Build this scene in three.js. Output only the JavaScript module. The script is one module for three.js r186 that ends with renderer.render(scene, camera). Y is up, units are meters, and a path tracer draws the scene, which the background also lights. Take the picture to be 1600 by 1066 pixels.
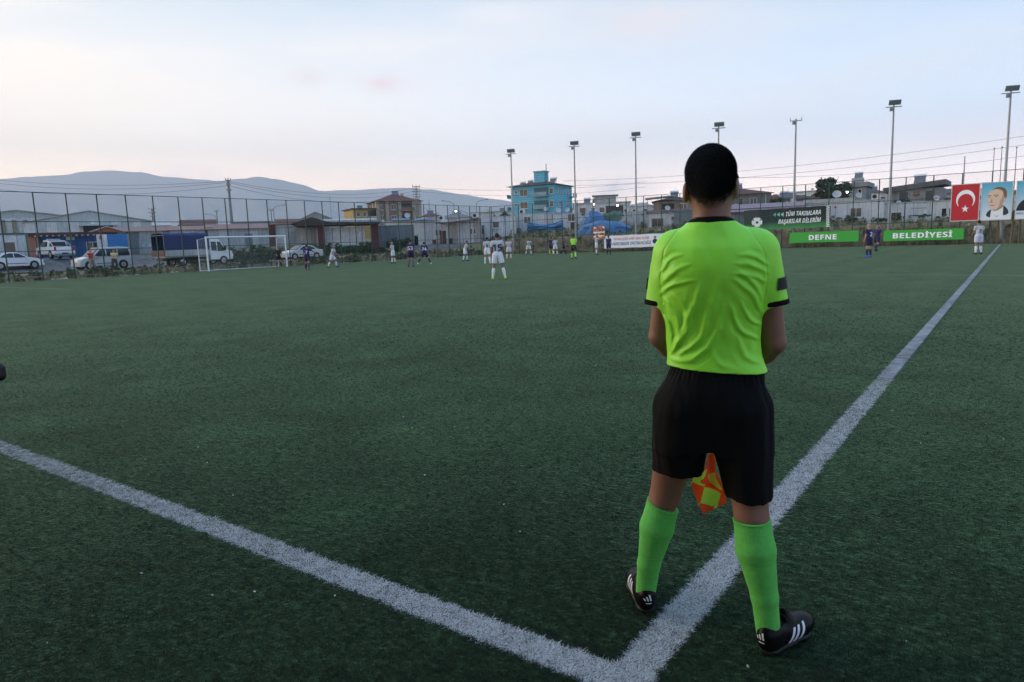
import * as THREE from 'three';
import { mergeGeometries, mergeVertices } from 'three/addons/utils/BufferGeometryUtils.js';
import { ImprovedNoise } from 'three/addons/math/ImprovedNoise.js';
import { FontLoader } from 'three/addons/loaders/FontLoader.js';
import { TextGeometry } from 'three/addons/geometries/TextGeometry.js';

// ---------------------------------------------------------------- camera, sky, sun, exposure
const scene = new THREE.Scene();
const renderer = new THREE.WebGLRenderer({ antialias: true });
renderer.setSize(1024, 682);
renderer.toneMapping = THREE.LinearToneMapping;
renderer.toneMappingExposure = 1.9;
renderer.shadowMap.enabled = true;

// the pitch corner is the origin: the touchline runs along -z, the near line along -x
const EYE = new THREE.Vector3(0.9655, 1.45, 1.8934);
const FW = new THREE.Vector3(-0.58185, -0.142764, -0.800667);
const RT = new THREE.Vector3(0.811358, -0.033984, -0.58356);
const UP = new THREE.Vector3(-0.056102, 0.989173, -0.135607);
const FPX = 1085.28;
const camera = new THREE.PerspectiveCamera(2 * Math.atan(533 / FPX) * 180 / Math.PI, 1024 / 682, 0.05, 20000);
camera.position.copy(EYE);
camera.quaternion.setFromRotationMatrix(new THREE.Matrix4().makeBasis(RT, UP, FW.clone().negate()));
camera.updateMatrixWorld();

const sstep = (a, b, x) => { const t = Math.min(1, Math.max(0, (x - a) / (b - a))); return t * t * (3 - 2 * t); };
const lerp = (a, b, t) => a + (b - a) * t;
const mix3 = (a, b, t) => [lerp(a[0], b[0], t), lerp(a[1], b[1], t), lerp(a[2], b[2], t)];
const perlin = new ImprovedNoise();
const fbm = (x, y, z, o = 4) => { let s = 0, a = 0.5, f = 1; for (let i = 0; i < o; i++) { s += a * perlin.noise(x * f, y * f, z * f); f *= 2.03; a *= 0.5; } return s; };

// dusk sky: the glow of the set sun low in the west (-x), clear blue overhead, thin high cloud
const SUNDIR = new THREE.Vector3(-0.95, 0.13, 0.28).normalize();
{
  const w = 1024, h = 512, d = new Float32Array(w * h * 4);
  const bump = (dx, dy, dz, vx, vy, vz, s) => Math.exp(-((dx - vx) ** 2 + ((dy - vy) * 3.2) ** 2 + (dz - vz) ** 2) / (s * s));
  const dirOf = (px, py) => FW.clone().addScaledVector(RT, (px - 800) / FPX).addScaledVector(UP, -(py - 533) / FPX).normalize();
  const puffs = [[600, 131, 0.03, [0.60, 0.47, 0.51], 0.8], [480, 121, 0.03, [0.58, 0.50, 0.54], 0.6], [965, 296, 0.05, [0.45, 0.50, 0.66], 0.9], [300, 278, 0.05, [0.95, 0.82, 0.88], 0.8], [1010, 32, 0.09, [0.56, 0.53, 0.54], 0.7]].map(([x, y, s, c, k]) => [dirOf(x, y), s, c, k]);
  for (let j = 0; j < h; j++) for (let i = 0; i < w; i++) {
    const el = ((j + 0.5) / h - 0.5) * Math.PI, az = ((i + 0.5) / w - 0.5) * 2 * Math.PI;
    const y = Math.sin(el), x = Math.cos(el) * Math.cos(az), z = Math.cos(el) * Math.sin(az);
    const west = 0.5 + 0.5 * (-x * 0.96 + z * 0.28) / Math.max(0.05, Math.cos(el));
    const wst = Math.pow(Math.min(1, Math.max(0, west)), 1.9);
    const hor = mix3([1.55, 1.33, 1.32], [3.5, 2.4, 1.32], wst);
    const low = mix3([0.50, 0.65, 0.84], [0.98, 0.85, 0.70], wst);
    const mid = mix3([0.10, 0.27, 0.48], [0.42, 0.51, 0.575], wst);
    const zen = mix3([0.30, 0.46, 0.74], [0.41, 0.54, 0.75], wst);
    const e = Math.max(0, el) * 180 / Math.PI;
    let c = mix3(hor, low, sstep(0, 8, e));
    c = mix3(c, mid, sstep(6, 24, e)); c = mix3(c, zen, sstep(22, 75, e));
    const ci = Math.max(0, fbm(x * 3 + 4, y * 17, z * 3, 5) + 0.10) * sstep(3, 8, e) * (1 - sstep(22, 50, e)) * (0.4 + 0.6 * wst);
    c = mix3(c, mix3([0.47, 0.52, 0.60], [0.95, 0.80, 0.66], wst), Math.min(0.5, ci * 1.7));
    for (const [v, s, col, k] of puffs) { const q = bump(x, y, z, v.x, v.y, v.z, s); if (q > 0.01) c = mix3(c, col, Math.min(1, q * k * (0.7 + 1.4 * fbm(x * 40, y * 90, z * 40, 3)))); }
    const o = (j * w + i) * 4; d[o] = c[0]; d[o + 1] = c[1]; d[o + 2] = c[2]; d[o + 3] = 1;
  }
  const t = new THREE.DataTexture(d, w, h, THREE.RGBAFormat, THREE.FloatType);
  t.mapping = THREE.EquirectangularReflectionMapping; t.magFilter = THREE.LinearFilter; t.minFilter = THREE.LinearFilter; t.needsUpdate = true;
  scene.background = t; scene.environment = t;
}
const sun = new THREE.DirectionalLight(new THREE.Color().setRGB(1, 0.80, 0.52), 2.0);
sun.position.copy(SUNDIR).multiplyScalar(300); sun.castShadow = true; sun.shadow.radius = 50;
sun.shadow.mapSize.set(2048, 2048);
Object.assign(sun.shadow.camera, { left: -120, right: 120, top: 80, bottom: -80, near: 1, far: 900 });
scene.add(sun, sun.target);

// ---------------------------------------------------------------- helpers
let seed = 7;
const rnd = () => { seed = (seed * 1664525 + 1013904223) >>> 0; return seed / 4294967296; };
const rr = (a, b) => a + (b - a) * rnd();
const V = (x, y, z) => new THREE.Vector3(x, y, z);
const taken = {};
const numbered = n => { const k = taken[n] = (taken[n] ?? -1) + 1; return k ? n + '_' + String(k).padStart(3, '0') : n; };
const lin = (r, g, b) => new THREE.Color().setRGB(r, g, b);
// a point measured on the photograph (1600 x 1066) at a given distance along the optical axis
const at = (px, py, D) => EYE.clone().addScaledVector(FW, D).addScaledVector(RT, (px - 800) / FPX * D).addScaledVector(UP, -(py - 533) / FPX * D);
function flag(m) { m.castShadow = true; m.receiveShadow = true; return m; }
function part(name, geo, mat, parent, label) {
  const m = flag(new THREE.Mesh(geo, mat)); m.name = name; parent.add(m);
  if (label) m.userData.label = label;
  return m;
}
function thing(name, label, category, pos = [0, 0, 0], turn = 0, group) {
  const o = new THREE.Group(); o.name = numbered(name); o.position.set(...pos); o.rotation.y = turn;
  o.userData = { label, category }; if (group) o.userData.group = group;
  scene.add(o); return o;
}
function single(name, geo, mat, label, category, pos = [0, 0, 0], turn = 0, group) {
  const m = flag(new THREE.Mesh(geo, mat)); m.name = numbered(name); m.position.set(...pos); m.rotation.y = turn;
  m.userData = { label, category }; if (group) m.userData.group = group;
  scene.add(m); return m;
}
function struct(name, geo, mat, parent) {
  const m = flag(new THREE.Mesh(geo, mat)); m.name = parent ? name : numbered(name); (parent ?? scene).add(m);
  if (!parent) m.userData = { kind: 'structure' };
  return m;
}
const flat = g => { const q = g.index ? g.toNonIndexed() : g; for (const k of Object.keys(q.attributes)) if (!['position', 'normal', 'uv'].includes(k)) q.deleteAttribute(k); return q; };
const merge = list => mergeGeometries(list.map(flat));
// texture coordinates in metres, by the way each face points
function metric(g0) {
  const g = flat(g0), p = g.attributes.position, uv = new Float32Array(p.count * 2);
  for (let i = 0; i < p.count; i += 3) {
    const ax = p.getX(i + 1) - p.getX(i), ay = p.getY(i + 1) - p.getY(i), az = p.getZ(i + 1) - p.getZ(i), bx = p.getX(i + 2) - p.getX(i), by = p.getY(i + 2) - p.getY(i), bz = p.getZ(i + 2) - p.getZ(i);
    const nx = Math.abs(ay * bz - az * by), ny = Math.abs(az * bx - ax * bz), nz = Math.abs(ax * by - ay * bx);
    for (let k = i; k < i + 3; k++) {
      const x = p.getX(k), y = p.getY(k), z = p.getZ(k);
      uv[k * 2] = nx > ny && nx > nz ? z : x; uv[k * 2 + 1] = ny >= nx && ny >= nz ? z : y;
    }
  }
  g.setAttribute('uv', new THREE.BufferAttribute(uv, 2)); return g;
}
const bx = (w, h, d, x = 0, y = 0, z = 0, ry = 0, rx = 0, rz = 0) => { const g = new THREE.BoxGeometry(w, h, d); if (rx) g.rotateX(rx); if (rz) g.rotateZ(rz); if (ry) g.rotateY(ry); g.translate(x, y, z); return metric(g); };
function rod(a, b, r0, r1 = r0, n = 8) {
  const d = b.clone().sub(a), L = d.length(), g = new THREE.CylinderGeometry(r1, r0, L, n);
  g.translate(0, L / 2, 0); g.applyQuaternion(new THREE.Quaternion().setFromUnitVectors(V(0, 1, 0), d.normalize())); g.translate(a.x, a.y, a.z); return flat(g);
}
const tube = (pts, r, n = 24, m = 6) => flat(new THREE.TubeGeometry(new THREE.CatmullRomCurve3(pts), n, r, m));

// ---- textures of plain surfaces: coarse and fine mottling, streaks
function noiseTex(size, fn, rep, srgb = true) {
  const d = new Uint8Array(size * size * 4);
  for (let j = 0; j < size; j++) for (let i = 0; i < size; i++) {
    const c = fn(i / size, j / size), o = (j * size + i) * 4, a = Array.isArray(c) ? c : [c, c, c];
    for (let k = 0; k < 3; k++) d[o + k] = Math.max(0, Math.min(255, a[k] * 255)); d[o + 3] = 255;
  }
  const t = new THREE.DataTexture(d, size, size); t.wrapS = t.wrapT = THREE.RepeatWrapping; t.magFilter = THREE.LinearFilter; t.minFilter = THREE.LinearMipmapLinearFilter; t.generateMipmaps = true;
  t.repeat.set(rep, rep); if (srgb) t.colorSpace = THREE.SRGBColorSpace; t.needsUpdate = true; return t;
}
// noise that tiles: blend of four shifted copies
const tileN = (u, v, f, s, o = 4) => { const n = (a, b) => fbm(a * f + s, b * f, s * 1.7, o); return lerp(lerp(n(u, v), n(u - 1, v), u), lerp(n(u, v - 1), n(u - 1, v - 1), u), v); };
const texBlotch = noiseTex(256, (u, v) => 0.86 + 0.30 * tileN(u, v, 5, 3) + 0.12 * tileN(u, v, 40, 9, 2), 0.22);
const texStreak = noiseTex(256, (u, v) => { const s = lerp(fbm(u * 26, v * 2, 5, 3), fbm((u - 1) * 26, v * 2, 5, 3), u); return 0.88 + 0.26 * s + 0.16 * tileN(u, v, 6, 11); }, 0.3);
const texRough = noiseTex(256, (u, v) => 0.75 + 0.5 * tileN(u, v, 9, 31) + 0.45 * tileN(u, v, 60, 17, 2), 0.15);
const mats = {};
function mat(r, g, b, o = {}) {
  const key = JSON.stringify([r, g, b, o.k, o.rough, o.metal, o.sheen, o.coat, o.side]);
  if (mats[key]) return mats[key];
  const P = { color: lin(r, g, b), roughness: o.rough ?? 0.75, metalness: o.metal ?? 0, side: o.side ?? THREE.FrontSide };
  if (o.k === 'blotch') P.map = texBlotch; if (o.k === 'streak') P.map = texStreak; if (o.k === 'rough') P.map = texRough;
  if (o.sheen) { P.sheen = o.sheen; P.sheenRoughness = 0.5; P.sheenColor = lin(1, 1, 1); }
  if (o.coat) { P.clearcoat = o.coat; P.clearcoatRoughness = 0.08; }
  return mats[key] = (o.sheen || o.coat) ? new THREE.MeshPhysicalMaterial(P) : new THREE.MeshStandardMaterial(P);
}
const M = {
  glass: mat(0.02, 0.025, 0.03, { rough: 0.08 }), dark: mat(0.012, 0.012, 0.014, { rough: 0.6 }), tyre: mat(0.015, 0.015, 0.016, { rough: 0.85 }),
  rim: mat(0.45, 0.46, 0.48, { rough: 0.35, metal: 0.7 }), white: mat(0.72, 0.74, 0.76, { k: 'blotch' }), carwhite: mat(0.74, 0.75, 0.77, { rough: 0.35, coat: 0.7 }),
  silver: mat(0.50, 0.51, 0.53, { rough: 0.35, metal: 0.35, coat: 0.6 }), fence: mat(0.012, 0.06, 0.05, { rough: 0.5 }), galv: mat(0.42, 0.44, 0.46, { rough: 0.5, metal: 0.5, k: 'blotch' }),
  steel: mat(0.22, 0.24, 0.25, { rough: 0.55, metal: 0.4 }), concrete: mat(0.36, 0.35, 0.33, { k: 'rough', rough: 0.9 }), wood: mat(0.30, 0.21, 0.13, { k: 'streak', rough: 0.85 }),
};

// ---- signed distance fields meshed with surface nets
const smin = (a, b, k) => { const h = Math.max(k - Math.abs(a - b), 0) / k; return Math.min(a, b) - h * h * k * 0.25; };
const cone = (a, b, ra, rb, sz = 1) => {          // tapered capsule, optionally deeper in z
  const dx = b[0] - a[0], dy = b[1] - a[1], dz = (b[2] - a[2]) / sz, L = dx * dx + dy * dy + dz * dz || 1e-9;
  return (x, y, z) => { const px = x - a[0], py = y - a[1], pz = (z - a[2]) / sz; let t = (px * dx + py * dy + pz * dz) / L; t = t < 0 ? 0 : t > 1 ? 1 : t; const qx = px - dx * t, qy = py - dy * t, qz = pz - dz * t; return Math.sqrt(qx * qx + qy * qy + qz * qz) - (ra + (rb - ra) * t); };
};
const ell = (c, r) => (x, y, z) => { const a = (x - c[0]) / r[0], b = (y - c[1]) / r[1], d = (z - c[2]) / r[2]; const k0 = Math.sqrt(a * a + b * b + d * d); return (k0 - 1) * Math.min(r[0], r[1], r[2]); };
const column = tab => (x, y, z) => {               // rows [y, cx, cz, half width, half depth]
  const n = tab.length; let i = 0; const yy = Math.min(Math.max(y, tab[0][0]), tab[n - 1][0]);
  while (i < n - 2 && yy > tab[i + 1][0]) i++;
  const A = tab[i], B = tab[i + 1], Z = tab[Math.max(0, i - 1)], C = tab[Math.min(n - 1, i + 2)], hh = B[0] - A[0], t = (yy - A[0]) / hh, t2 = t * t, t3 = t2 * t;
  const cr = k => { const m0 = (B[k] - Z[k]) / Math.max(1e-6, B[0] - Z[0]) * hh, m1 = (C[k] - A[k]) / Math.max(1e-6, C[0] - A[0]) * hh; return (2 * t3 - 3 * t2 + 1) * A[k] + (t3 - 2 * t2 + t) * m0 + (3 * t2 - 2 * t3) * B[k] + (t3 - t2) * m1; };
  const a = cr(3), b = cr(4), u = (x - cr(1)) / a, v = (z - cr(2)) / b;
  const d = (Math.pow(Math.pow(Math.abs(u), 2.3) + Math.pow(Math.abs(v), 2.3), 1 / 2.3) - 1) * Math.min(a, b), e = Math.abs(y - yy);
  return e > 0 ? (d > 0 ? Math.hypot(d, e) : Math.max(d, e)) : d;
};
const blend = (list, k) => (x, y, z) => { let d = list[0](x, y, z); for (let i = 1; i < list.length; i++) d = smin(d, list[i](x, y, z), k); return d; };
function meshField(f, lo, hi, s) {
  const nx = Math.ceil((hi[0] - lo[0]) / s) + 1, ny = Math.ceil((hi[1] - lo[1]) / s) + 1, nz = Math.ceil((hi[2] - lo[2]) / s) + 1;
  const g = new Float32Array(nx * ny * nz), B = 6, id = (i, j, k) => (k * ny + j) * nx + i;
  for (let k = 0; k < nz; k += B) for (let j = 0; j < ny; j += B) for (let i = 0; i < nx; i += B) {
    const h = B / 2, c = f(lo[0] + (i + h) * s, lo[1] + (j + h) * s, lo[2] + (k + h) * s), far = Math.abs(c) > B * s * 1.5 + 0.02;
    for (let kk = k; kk < Math.min(nz, k + B); kk++) for (let jj = j; jj < Math.min(ny, j + B); jj++) for (let ii = i; ii < Math.min(nx, i + B); ii++)
      g[id(ii, jj, kk)] = far ? c : f(lo[0] + ii * s, lo[1] + jj * s, lo[2] + kk * s);
  }
  const vid = new Int32Array(nx * ny * nz).fill(-1), pos = [], idx = [];
  const E = [[0, 1], [2, 3], [4, 5], [6, 7], [0, 2], [1, 3], [4, 6], [5, 7], [0, 4], [1, 5], [2, 6], [3, 7]];
  const v8 = new Float32Array(8);
  for (let k = 0; k < nz - 1; k++) for (let j = 0; j < ny - 1; j++) for (let i = 0; i < nx - 1; i++) {
    let m = 0; for (let c = 0; c < 8; c++) { v8[c] = g[id(i + (c & 1), j + (c >> 1 & 1), k + (c >> 2))]; if (v8[c] < 0) m |= 1 << c; }
    if (m === 0 || m === 255) continue;
    let sx = 0, sy = 0, sz = 0, n = 0;
    for (const [a, b] of E) if ((v8[a] < 0) !== (v8[b] < 0)) { const t = v8[a] / (v8[a] - v8[b]); sx += (a & 1) + t * ((b & 1) - (a & 1)); sy += (a >> 1 & 1) + t * ((b >> 1 & 1) - (a >> 1 & 1)); sz += (a >> 2) + t * ((b >> 2) - (a >> 2)); n++; }
    vid[id(i, j, k)] = pos.length / 3; pos.push(lo[0] + (i + sx / n) * s, lo[1] + (j + sy / n) * s, lo[2] + (k + sz / n) * s);
  }
  const quad = (a, b, c, d, fl) => { if (a < 0 || b < 0 || c < 0 || d < 0) return; if (fl) idx.push(a, c, b, a, d, c); else idx.push(a, b, c, a, c, d); };
  for (let k = 1; k < nz - 1; k++) for (let j = 1; j < ny - 1; j++) for (let i = 1; i < nx - 1; i++) {
    const a = g[id(i, j, k)] < 0;
    if (a !== g[id(i + 1, j, k)] < 0) quad(vid[id(i, j - 1, k - 1)], vid[id(i, j, k - 1)], vid[id(i, j, k)], vid[id(i, j - 1, k)], !a);
    if (a !== g[id(i, j + 1, k)] < 0) quad(vid[id(i - 1, j, k - 1)], vid[id(i, j, k - 1)], vid[id(i, j, k)], vid[id(i - 1, j, k)], a);
    if (a !== g[id(i, j, k + 1)] < 0) quad(vid[id(i - 1, j - 1, k)], vid[id(i, j - 1, k)], vid[id(i, j, k)], vid[id(i - 1, j, k)], !a);
  }
  const nor = new Float32Array(pos.length), e = s * 0.6;
  for (let q = 0; q < pos.length; q += 3) {
    const x = pos[q], y = pos[q + 1], z = pos[q + 2];
    let a = f(x + e, y, z) - f(x - e, y, z), b = f(x, y + e, z) - f(x, y - e, z), c = f(x, y, z + e) - f(x, y, z - e); const L = Math.hypot(a, b, c) || 1;
    nor[q] = a / L; nor[q + 1] = b / L; nor[q + 2] = c / L;
  }
  const G = new THREE.BufferGeometry();
  G.setAttribute('position', new THREE.Float32BufferAttribute(pos, 3)); G.setAttribute('normal', new THREE.BufferAttribute(nor, 3));
  G.setAttribute('uv', new THREE.BufferAttribute(new Float32Array(pos.length / 3 * 2), 2)); G.setIndex(idx); return G;
}
// a thin patch laid on a field: p(u,v) gives a start point, dir the way to the surface
function patch(f, p, dir, nu, nv, off = 0.0012) {
  const pos = [], idx = [], uv = []; const d = V(...dir).normalize();
  for (let j = 0; j <= nv; j++) for (let i = 0; i <= nu; i++) {
    const q = V(...p(i / nu, j / nv)); let h = 0;
    for (let k = 0; k < 60; k++) { h = f(q.x, q.y, q.z) - off; if (Math.abs(h) < 2e-4) break; q.addScaledVector(d, h * 0.8); }
    pos.push(q.x, q.y, q.z); uv.push(i / nu, j / nv);
  }
  for (let j = 0; j < nv; j++) for (let i = 0; i < nu; i++) { const a = j * (nu + 1) + i; idx.push(a, a + 1, a + nu + 2, a, a + nu + 2, a + nu + 1); }
  const g = new THREE.BufferGeometry(); g.setAttribute('position', new THREE.Float32BufferAttribute(pos, 3)); g.setAttribute('uv', new THREE.Float32BufferAttribute(uv, 2)); g.setIndex(idx); g.computeVertexNormals(); return g;
}
const font = await new FontLoader().loadAsync('fonts/droid/droid_sans_bold.typeface.json');
function letters(s, size, depth = 0.01) { const g = new TextGeometry(s, { font, size, depth, curveSegments: 4, bevelEnabled: false }); g.computeBoundingBox(); const b = g.boundingBox; g.translate(-(b.min.x + b.max.x) / 2, -(b.min.y + b.max.y) / 2, 0); return flat(g); }
// ---------------------------------------------------------------- ground
const LX = -47.9, FZ = -62.2, FH = 5.37;      // left fence, far fence, fence height
function ground(x, z) {
  const dL = Math.max(0, LX - 0.3 - x), dF = Math.max(0, FZ - 0.3 - z);
  const a = (0.2 * sstep(0.4, 3, dL) + 0.95 * sstep(20.5, 26, dL) + 0.6 * sstep(28, 65, dL)) * (1 + 0.7 * sstep(-38, -64, z));
  const b = 1.25 * sstep(0.5, 5.5, dF) + 0.1 * sstep(6, 11, dF) + 1.2 * sstep(11.5, 18, dF) * (1 - 0.45 * sstep(-22, -8, x)) + 0.6 * sstep(20, 70, dF);
  const rough = (dL > 0 || dF > 0) ? 0.10 * fbm(x * 0.4, z * 0.4, 3, 3) * sstep(0, 1.5, Math.max(dL, dF)) : 0;
  return Math.max(a, b) + rough - (dL > 0 || dF > 0 ? 0 : 0.06);
}
function sheet(xs, zs, fy) {
  const pos = [], uv = [], idx = [], nx = xs.length, nz = zs.length;
  for (let j = 0; j < nz; j++) for (let i = 0; i < nx; i++) { pos.push(xs[i], fy(xs[i], zs[j]), zs[j]); uv.push(xs[i], zs[j]); }
  for (let j = 0; j < nz - 1; j++) for (let i = 0; i < nx - 1; i++) { const a = j * nx + i, b = a + 1, c = a + nx, d = c + 1; idx.push(a, c, b, b, c, d); }
  const g = new THREE.BufferGeometry(); g.setAttribute('position', new THREE.Float32BufferAttribute(pos, 3)); g.setAttribute('uv', new THREE.Float32BufferAttribute(uv, 2)); g.setIndex(idx); g.computeVertexNormals(); return g;
}
const span = (a, b, s) => { const n = Math.max(1, Math.round(Math.abs(b - a) / s)); return Array.from({ length: n + 1 }, (_, i) => a + (b - a) * i / n); };
const uniq = a => [...new Set(a.map(v => Math.round(v * 1000) / 1000))].sort((p, q) => p - q);
{
  const xs = uniq([...span(-7300, -1500, 725), ...span(-1500, -200, 130), ...span(-200, -84, 6), ...span(-84, -48.2, 0.9), ...span(-48.2, 16, 2), ...span(16, 120, 8), ...span(120, 3000, 720)]);
  const zs = uniq([...span(-7300, -1500, 725), ...span(-1500, -200, 130), ...span(-200, -92, 6), ...span(-92, -62.5, 0.9), ...span(-62.5, 16, 1.6), ...span(16, 200, 20), ...span(200, 2900, 900)]);
  const tx = noiseTex(512, (u, v) => { const n = tileN(u, v, 6, 2, 5), m = tileN(u, v, 50, 8, 3); return mix3([0.46, 0.44, 0.34], [0.36, 0.40, 0.26], sstep(-0.2, 0.25, n)).map(q => q * (1 + 0.7 * m)); }, 0.06);
  struct('ground', sheet(xs, zs, ground), new THREE.MeshStandardMaterial({ map: tx, roughness: 1, color: lin(0.85, 0.8, 0.74) }));
}
// turf carpet
const texTurf = noiseTex(512, (u, v) => { const n = tileN(u, v, 4, 21, 5), m = lerp(fbm(u * 60, v * 160, 2, 3), fbm((u - 1) * 60, v * 160, 2, 3), u); const k = 1 + 0.55 * n + 0.75 * m; return [0.208 * k, 0.29 * k, 0.195 * k]; }, 0.25);
const texTurfBump = noiseTex(512, (u, v) => 0.5 + 0.8 * lerp(fbm(u * 110, v * 110, 6, 3), fbm((u - 1) * 110, v * 110, 6, 3), u), 0.55, false);
const turfMat = new THREE.MeshPhysicalMaterial({ map: texTurf, bumpMap: texTurfBump, bumpScale: 0.02, roughness: 1, specularIntensity: 0.25, sheen: 1, sheenRoughness: 0.4, sheenColor: lin(0.23, 0.32, 0.20) });
{
  const f = (x, z) => 0.004 * fbm(x * 0.3, z * 0.3, 1, 3);
  struct('turf', sheet(span(LX, 16, 0.8), span(FZ, 6, 0.8), f), turfMat);
  struct('paving', bx(60, 0.1, 40, -6, -0.03, 26), mat(0.30, 0.29, 0.28, { k: 'rough', rough: 0.95 }));
}
const turfY = (x, z) => 0.004 * fbm(x * 0.3, z * 0.3, 1, 3);
// painted lines
const lineMat = mat(0.37, 0.385, 0.40, { k: 'rough', rough: 0.9 });
const faintMat = mat(0.28, 0.34, 0.30, { k: 'rough', rough: 0.9 });
const LINES = [[0, -5.6, 0, -59.5, 0.13, lineMat], [-5.8, 0, -46.6, 0, 0.13, lineMat], [-46.6, 0, -46.6, -59.5, 0.1, faintMat], [-46.6, -11.5, -32.4, -11.5, 0.1, faintMat], [-32.4, -11.5, -32.4, -47.9, 0.1, faintMat], [-46.6, -47.9, -32.4, -47.9, 0.1, faintMat], [0, -59.5, -46.6, -59.5, 0.08, faintMat], [-14, -24.2, -0.06, -22.4, 0.08, faintMat], [0.06, -22.4, 9, -21.3, 0.08, lineMat], [-32.3, -17.9, -31.9, -19.1, 0.16, lineMat]];
for (const [x0, z0, x1, z1, w, m] of LINES) {
  const L = Math.hypot(x1 - x0, z1 - z0), n = Math.ceil(L / 0.5), ux = (x1 - x0) / L, uz = (z1 - z0) / L, pos = [], uv = [], idx = [];
  for (let i = 0; i <= n; i++) for (const s of [-1, 1]) { const x = x0 + ux * L * i / n - uz * s * w / 2, z = z0 + uz * L * i / n + ux * s * w / 2; pos.push(x, turfY(x, z) + 0.004 + (m === faintMat ? 0 : 0.002), z); uv.push(x, z); }
  for (let i = 0; i < n; i++) { const a = i * 2; idx.push(a, a + 1, a + 3, a, a + 3, a + 2); }
  const g = new THREE.BufferGeometry(); g.setAttribute('position', new THREE.Float32BufferAttribute(pos, 3)); g.setAttribute('uv', new THREE.Float32BufferAttribute(uv, 2)); g.setIndex(idx); g.computeVertexNormals();
  if (g.attributes.normal.getY(0) < 0) { g.setIndex(idx.reverse()); g.computeVertexNormals(); }
  struct('pitch_line', g, m);
}
// blades of the artificial turf near the camera, white where the line is painted
{
  const blade = (a, lean, len, w) => {
    const g = new THREE.BufferGeometry(), c = Math.cos(a), s = Math.sin(a), P = (t, side) => { const out = Math.sin(lean) * len * t * (0.6 + 0.4 * t), up = Math.cos(lean) * len * t * (1.2 - 0.35 * t), ww = w * (1 - 0.75 * t) * side / 2; return [c * out - s * ww, up, s * out + c * ww]; };
    g.setAttribute('position', new THREE.Float32BufferAttribute([...P(0, -1), ...P(0, 1), ...P(0.55, -1), ...P(0.55, 1), ...P(1, 0)], 3)); g.setIndex([0, 1, 3, 0, 3, 2, 2, 3, 4]); g.computeVertexNormals(); return g;
  };
  const tuft = mergeGeometries([blade(0.3, 1.0, 0.020, 0.0024), blade(2.2, 1.2, 0.018, 0.0022), blade(4.1, 0.75, 0.016, 0.0024), blade(5.3, 1.3, 0.021, 0.0022)]);
  const N = 470000, m = new THREE.InstancedMesh(tuft, new THREE.MeshPhysicalMaterial({ color: 0xffffff, roughness: 0.75, specularIntensity: 0.3, side: THREE.DoubleSide }), N);
  const q = new THREE.Object3D(), col = new THREE.Color(); let n = 0;
  const yawC = Math.atan2(FW.x, FW.z);
  while (n < N) {
    const line = n < 62000, near = 1.5 * Math.pow(7, rnd()), sp = rnd() < 0.55;
    const d = 1.5 * Math.pow(24 / 1.5, Math.pow(rnd(), 1.15)), a = yawC + rr(-0.95, 0.95), x = line ? (sp ? rr(-0.09, 0.09) : 0.07 + 1.4 - near * 0.93) : EYE.x + Math.sin(a) * d, z = line ? (sp ? 0.07 + 1.4 - near * 0.93 : rr(-0.09, 0.09)) : EYE.z + Math.cos(a) * d;
    if (line && (x > 0.09 || z > 0.09)) continue;
    if (z > 5.5 || x > 15 || (!line && rnd() < sstep(8, 24, d))) continue;
    const e = 0.03 * fbm(x * 30, z * 30, 4, 2), on = (Math.abs(x) + e < 0.068 && z < 0.075) || (Math.abs(z) + e < 0.068 && x < 0.075);
    if (line && !on) continue;
    const sc = (0.75 + 0.5 * rnd()) * (on ? 0.78 : 1);
    q.position.set(x, turfY(x, z) - 0.002, z); q.rotation.set(rr(-0.35, 0.35) * (on ? 0.5 : 1), rnd() * 6.283, rr(-0.35, 0.35) * (on ? 0.5 : 1)); q.scale.set((on ? 1.15 : 1) * sc * Math.max(1, Math.min(1.7, d / 6)), sc * rr(0.75, 1.1) * (on ? 0.7 : 1), (on ? 1.15 : 1) * sc * Math.max(1, Math.min(1.7, d / 6))); q.updateMatrix(); m.setMatrixAt(n, q.matrix);
    const k = (0.75 + 0.5 * rnd()) * (1 + 0.35 * fbm(x * 0.7, z * 0.7, 9, 3));
    if (on && rnd() < (d > 9 ? 0.9 : 0.74)) { const w = rr(0.40, 0.74); col.setRGB(w, w * 1.0, w * 1.02); } else if (rnd() < 0.22) col.setRGB(0.023 * k, 0.031 * k, 0.015 * k); else col.setRGB(0.0125 * k, 0.0285 * k, 0.0135 * k);
    m.setColorAt(n, col); n++;
  }
  m.name = 'turf_blades'; m.userData = { kind: 'stuff', label: 'short green artificial grass blades of the pitch in the foreground', category: 'grass' }; flag(m); scene.add(m);
  // scraps of paper and pale grit
  const gm = new THREE.InstancedMesh(new THREE.IcosahedronGeometry(0.0045, 0), mat(0.55, 0.56, 0.56), 130);
  for (let i = 0; i < 130; i++) { const d = 1.9 + 12 * rnd(), a = yawC + rr(-0.8, 0.8), x = EYE.x + Math.sin(a) * d, z = EYE.z + Math.cos(a) * d, s = rr(0.4, 1.1); q.position.set(x, turfY(x, z) + 0.02, z); q.rotation.set(rnd() * 6, rnd() * 6, 0); q.scale.set(s, s * 0.5, s * 1.6); q.updateMatrix(); gm.setMatrixAt(i, q.matrix); }
  gm.name = 'scattered_scraps'; gm.userData = { kind: 'stuff', label: 'tiny pale scraps scattered over the turf', category: 'litter' }; flag(gm); scene.add(gm);
}
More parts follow.
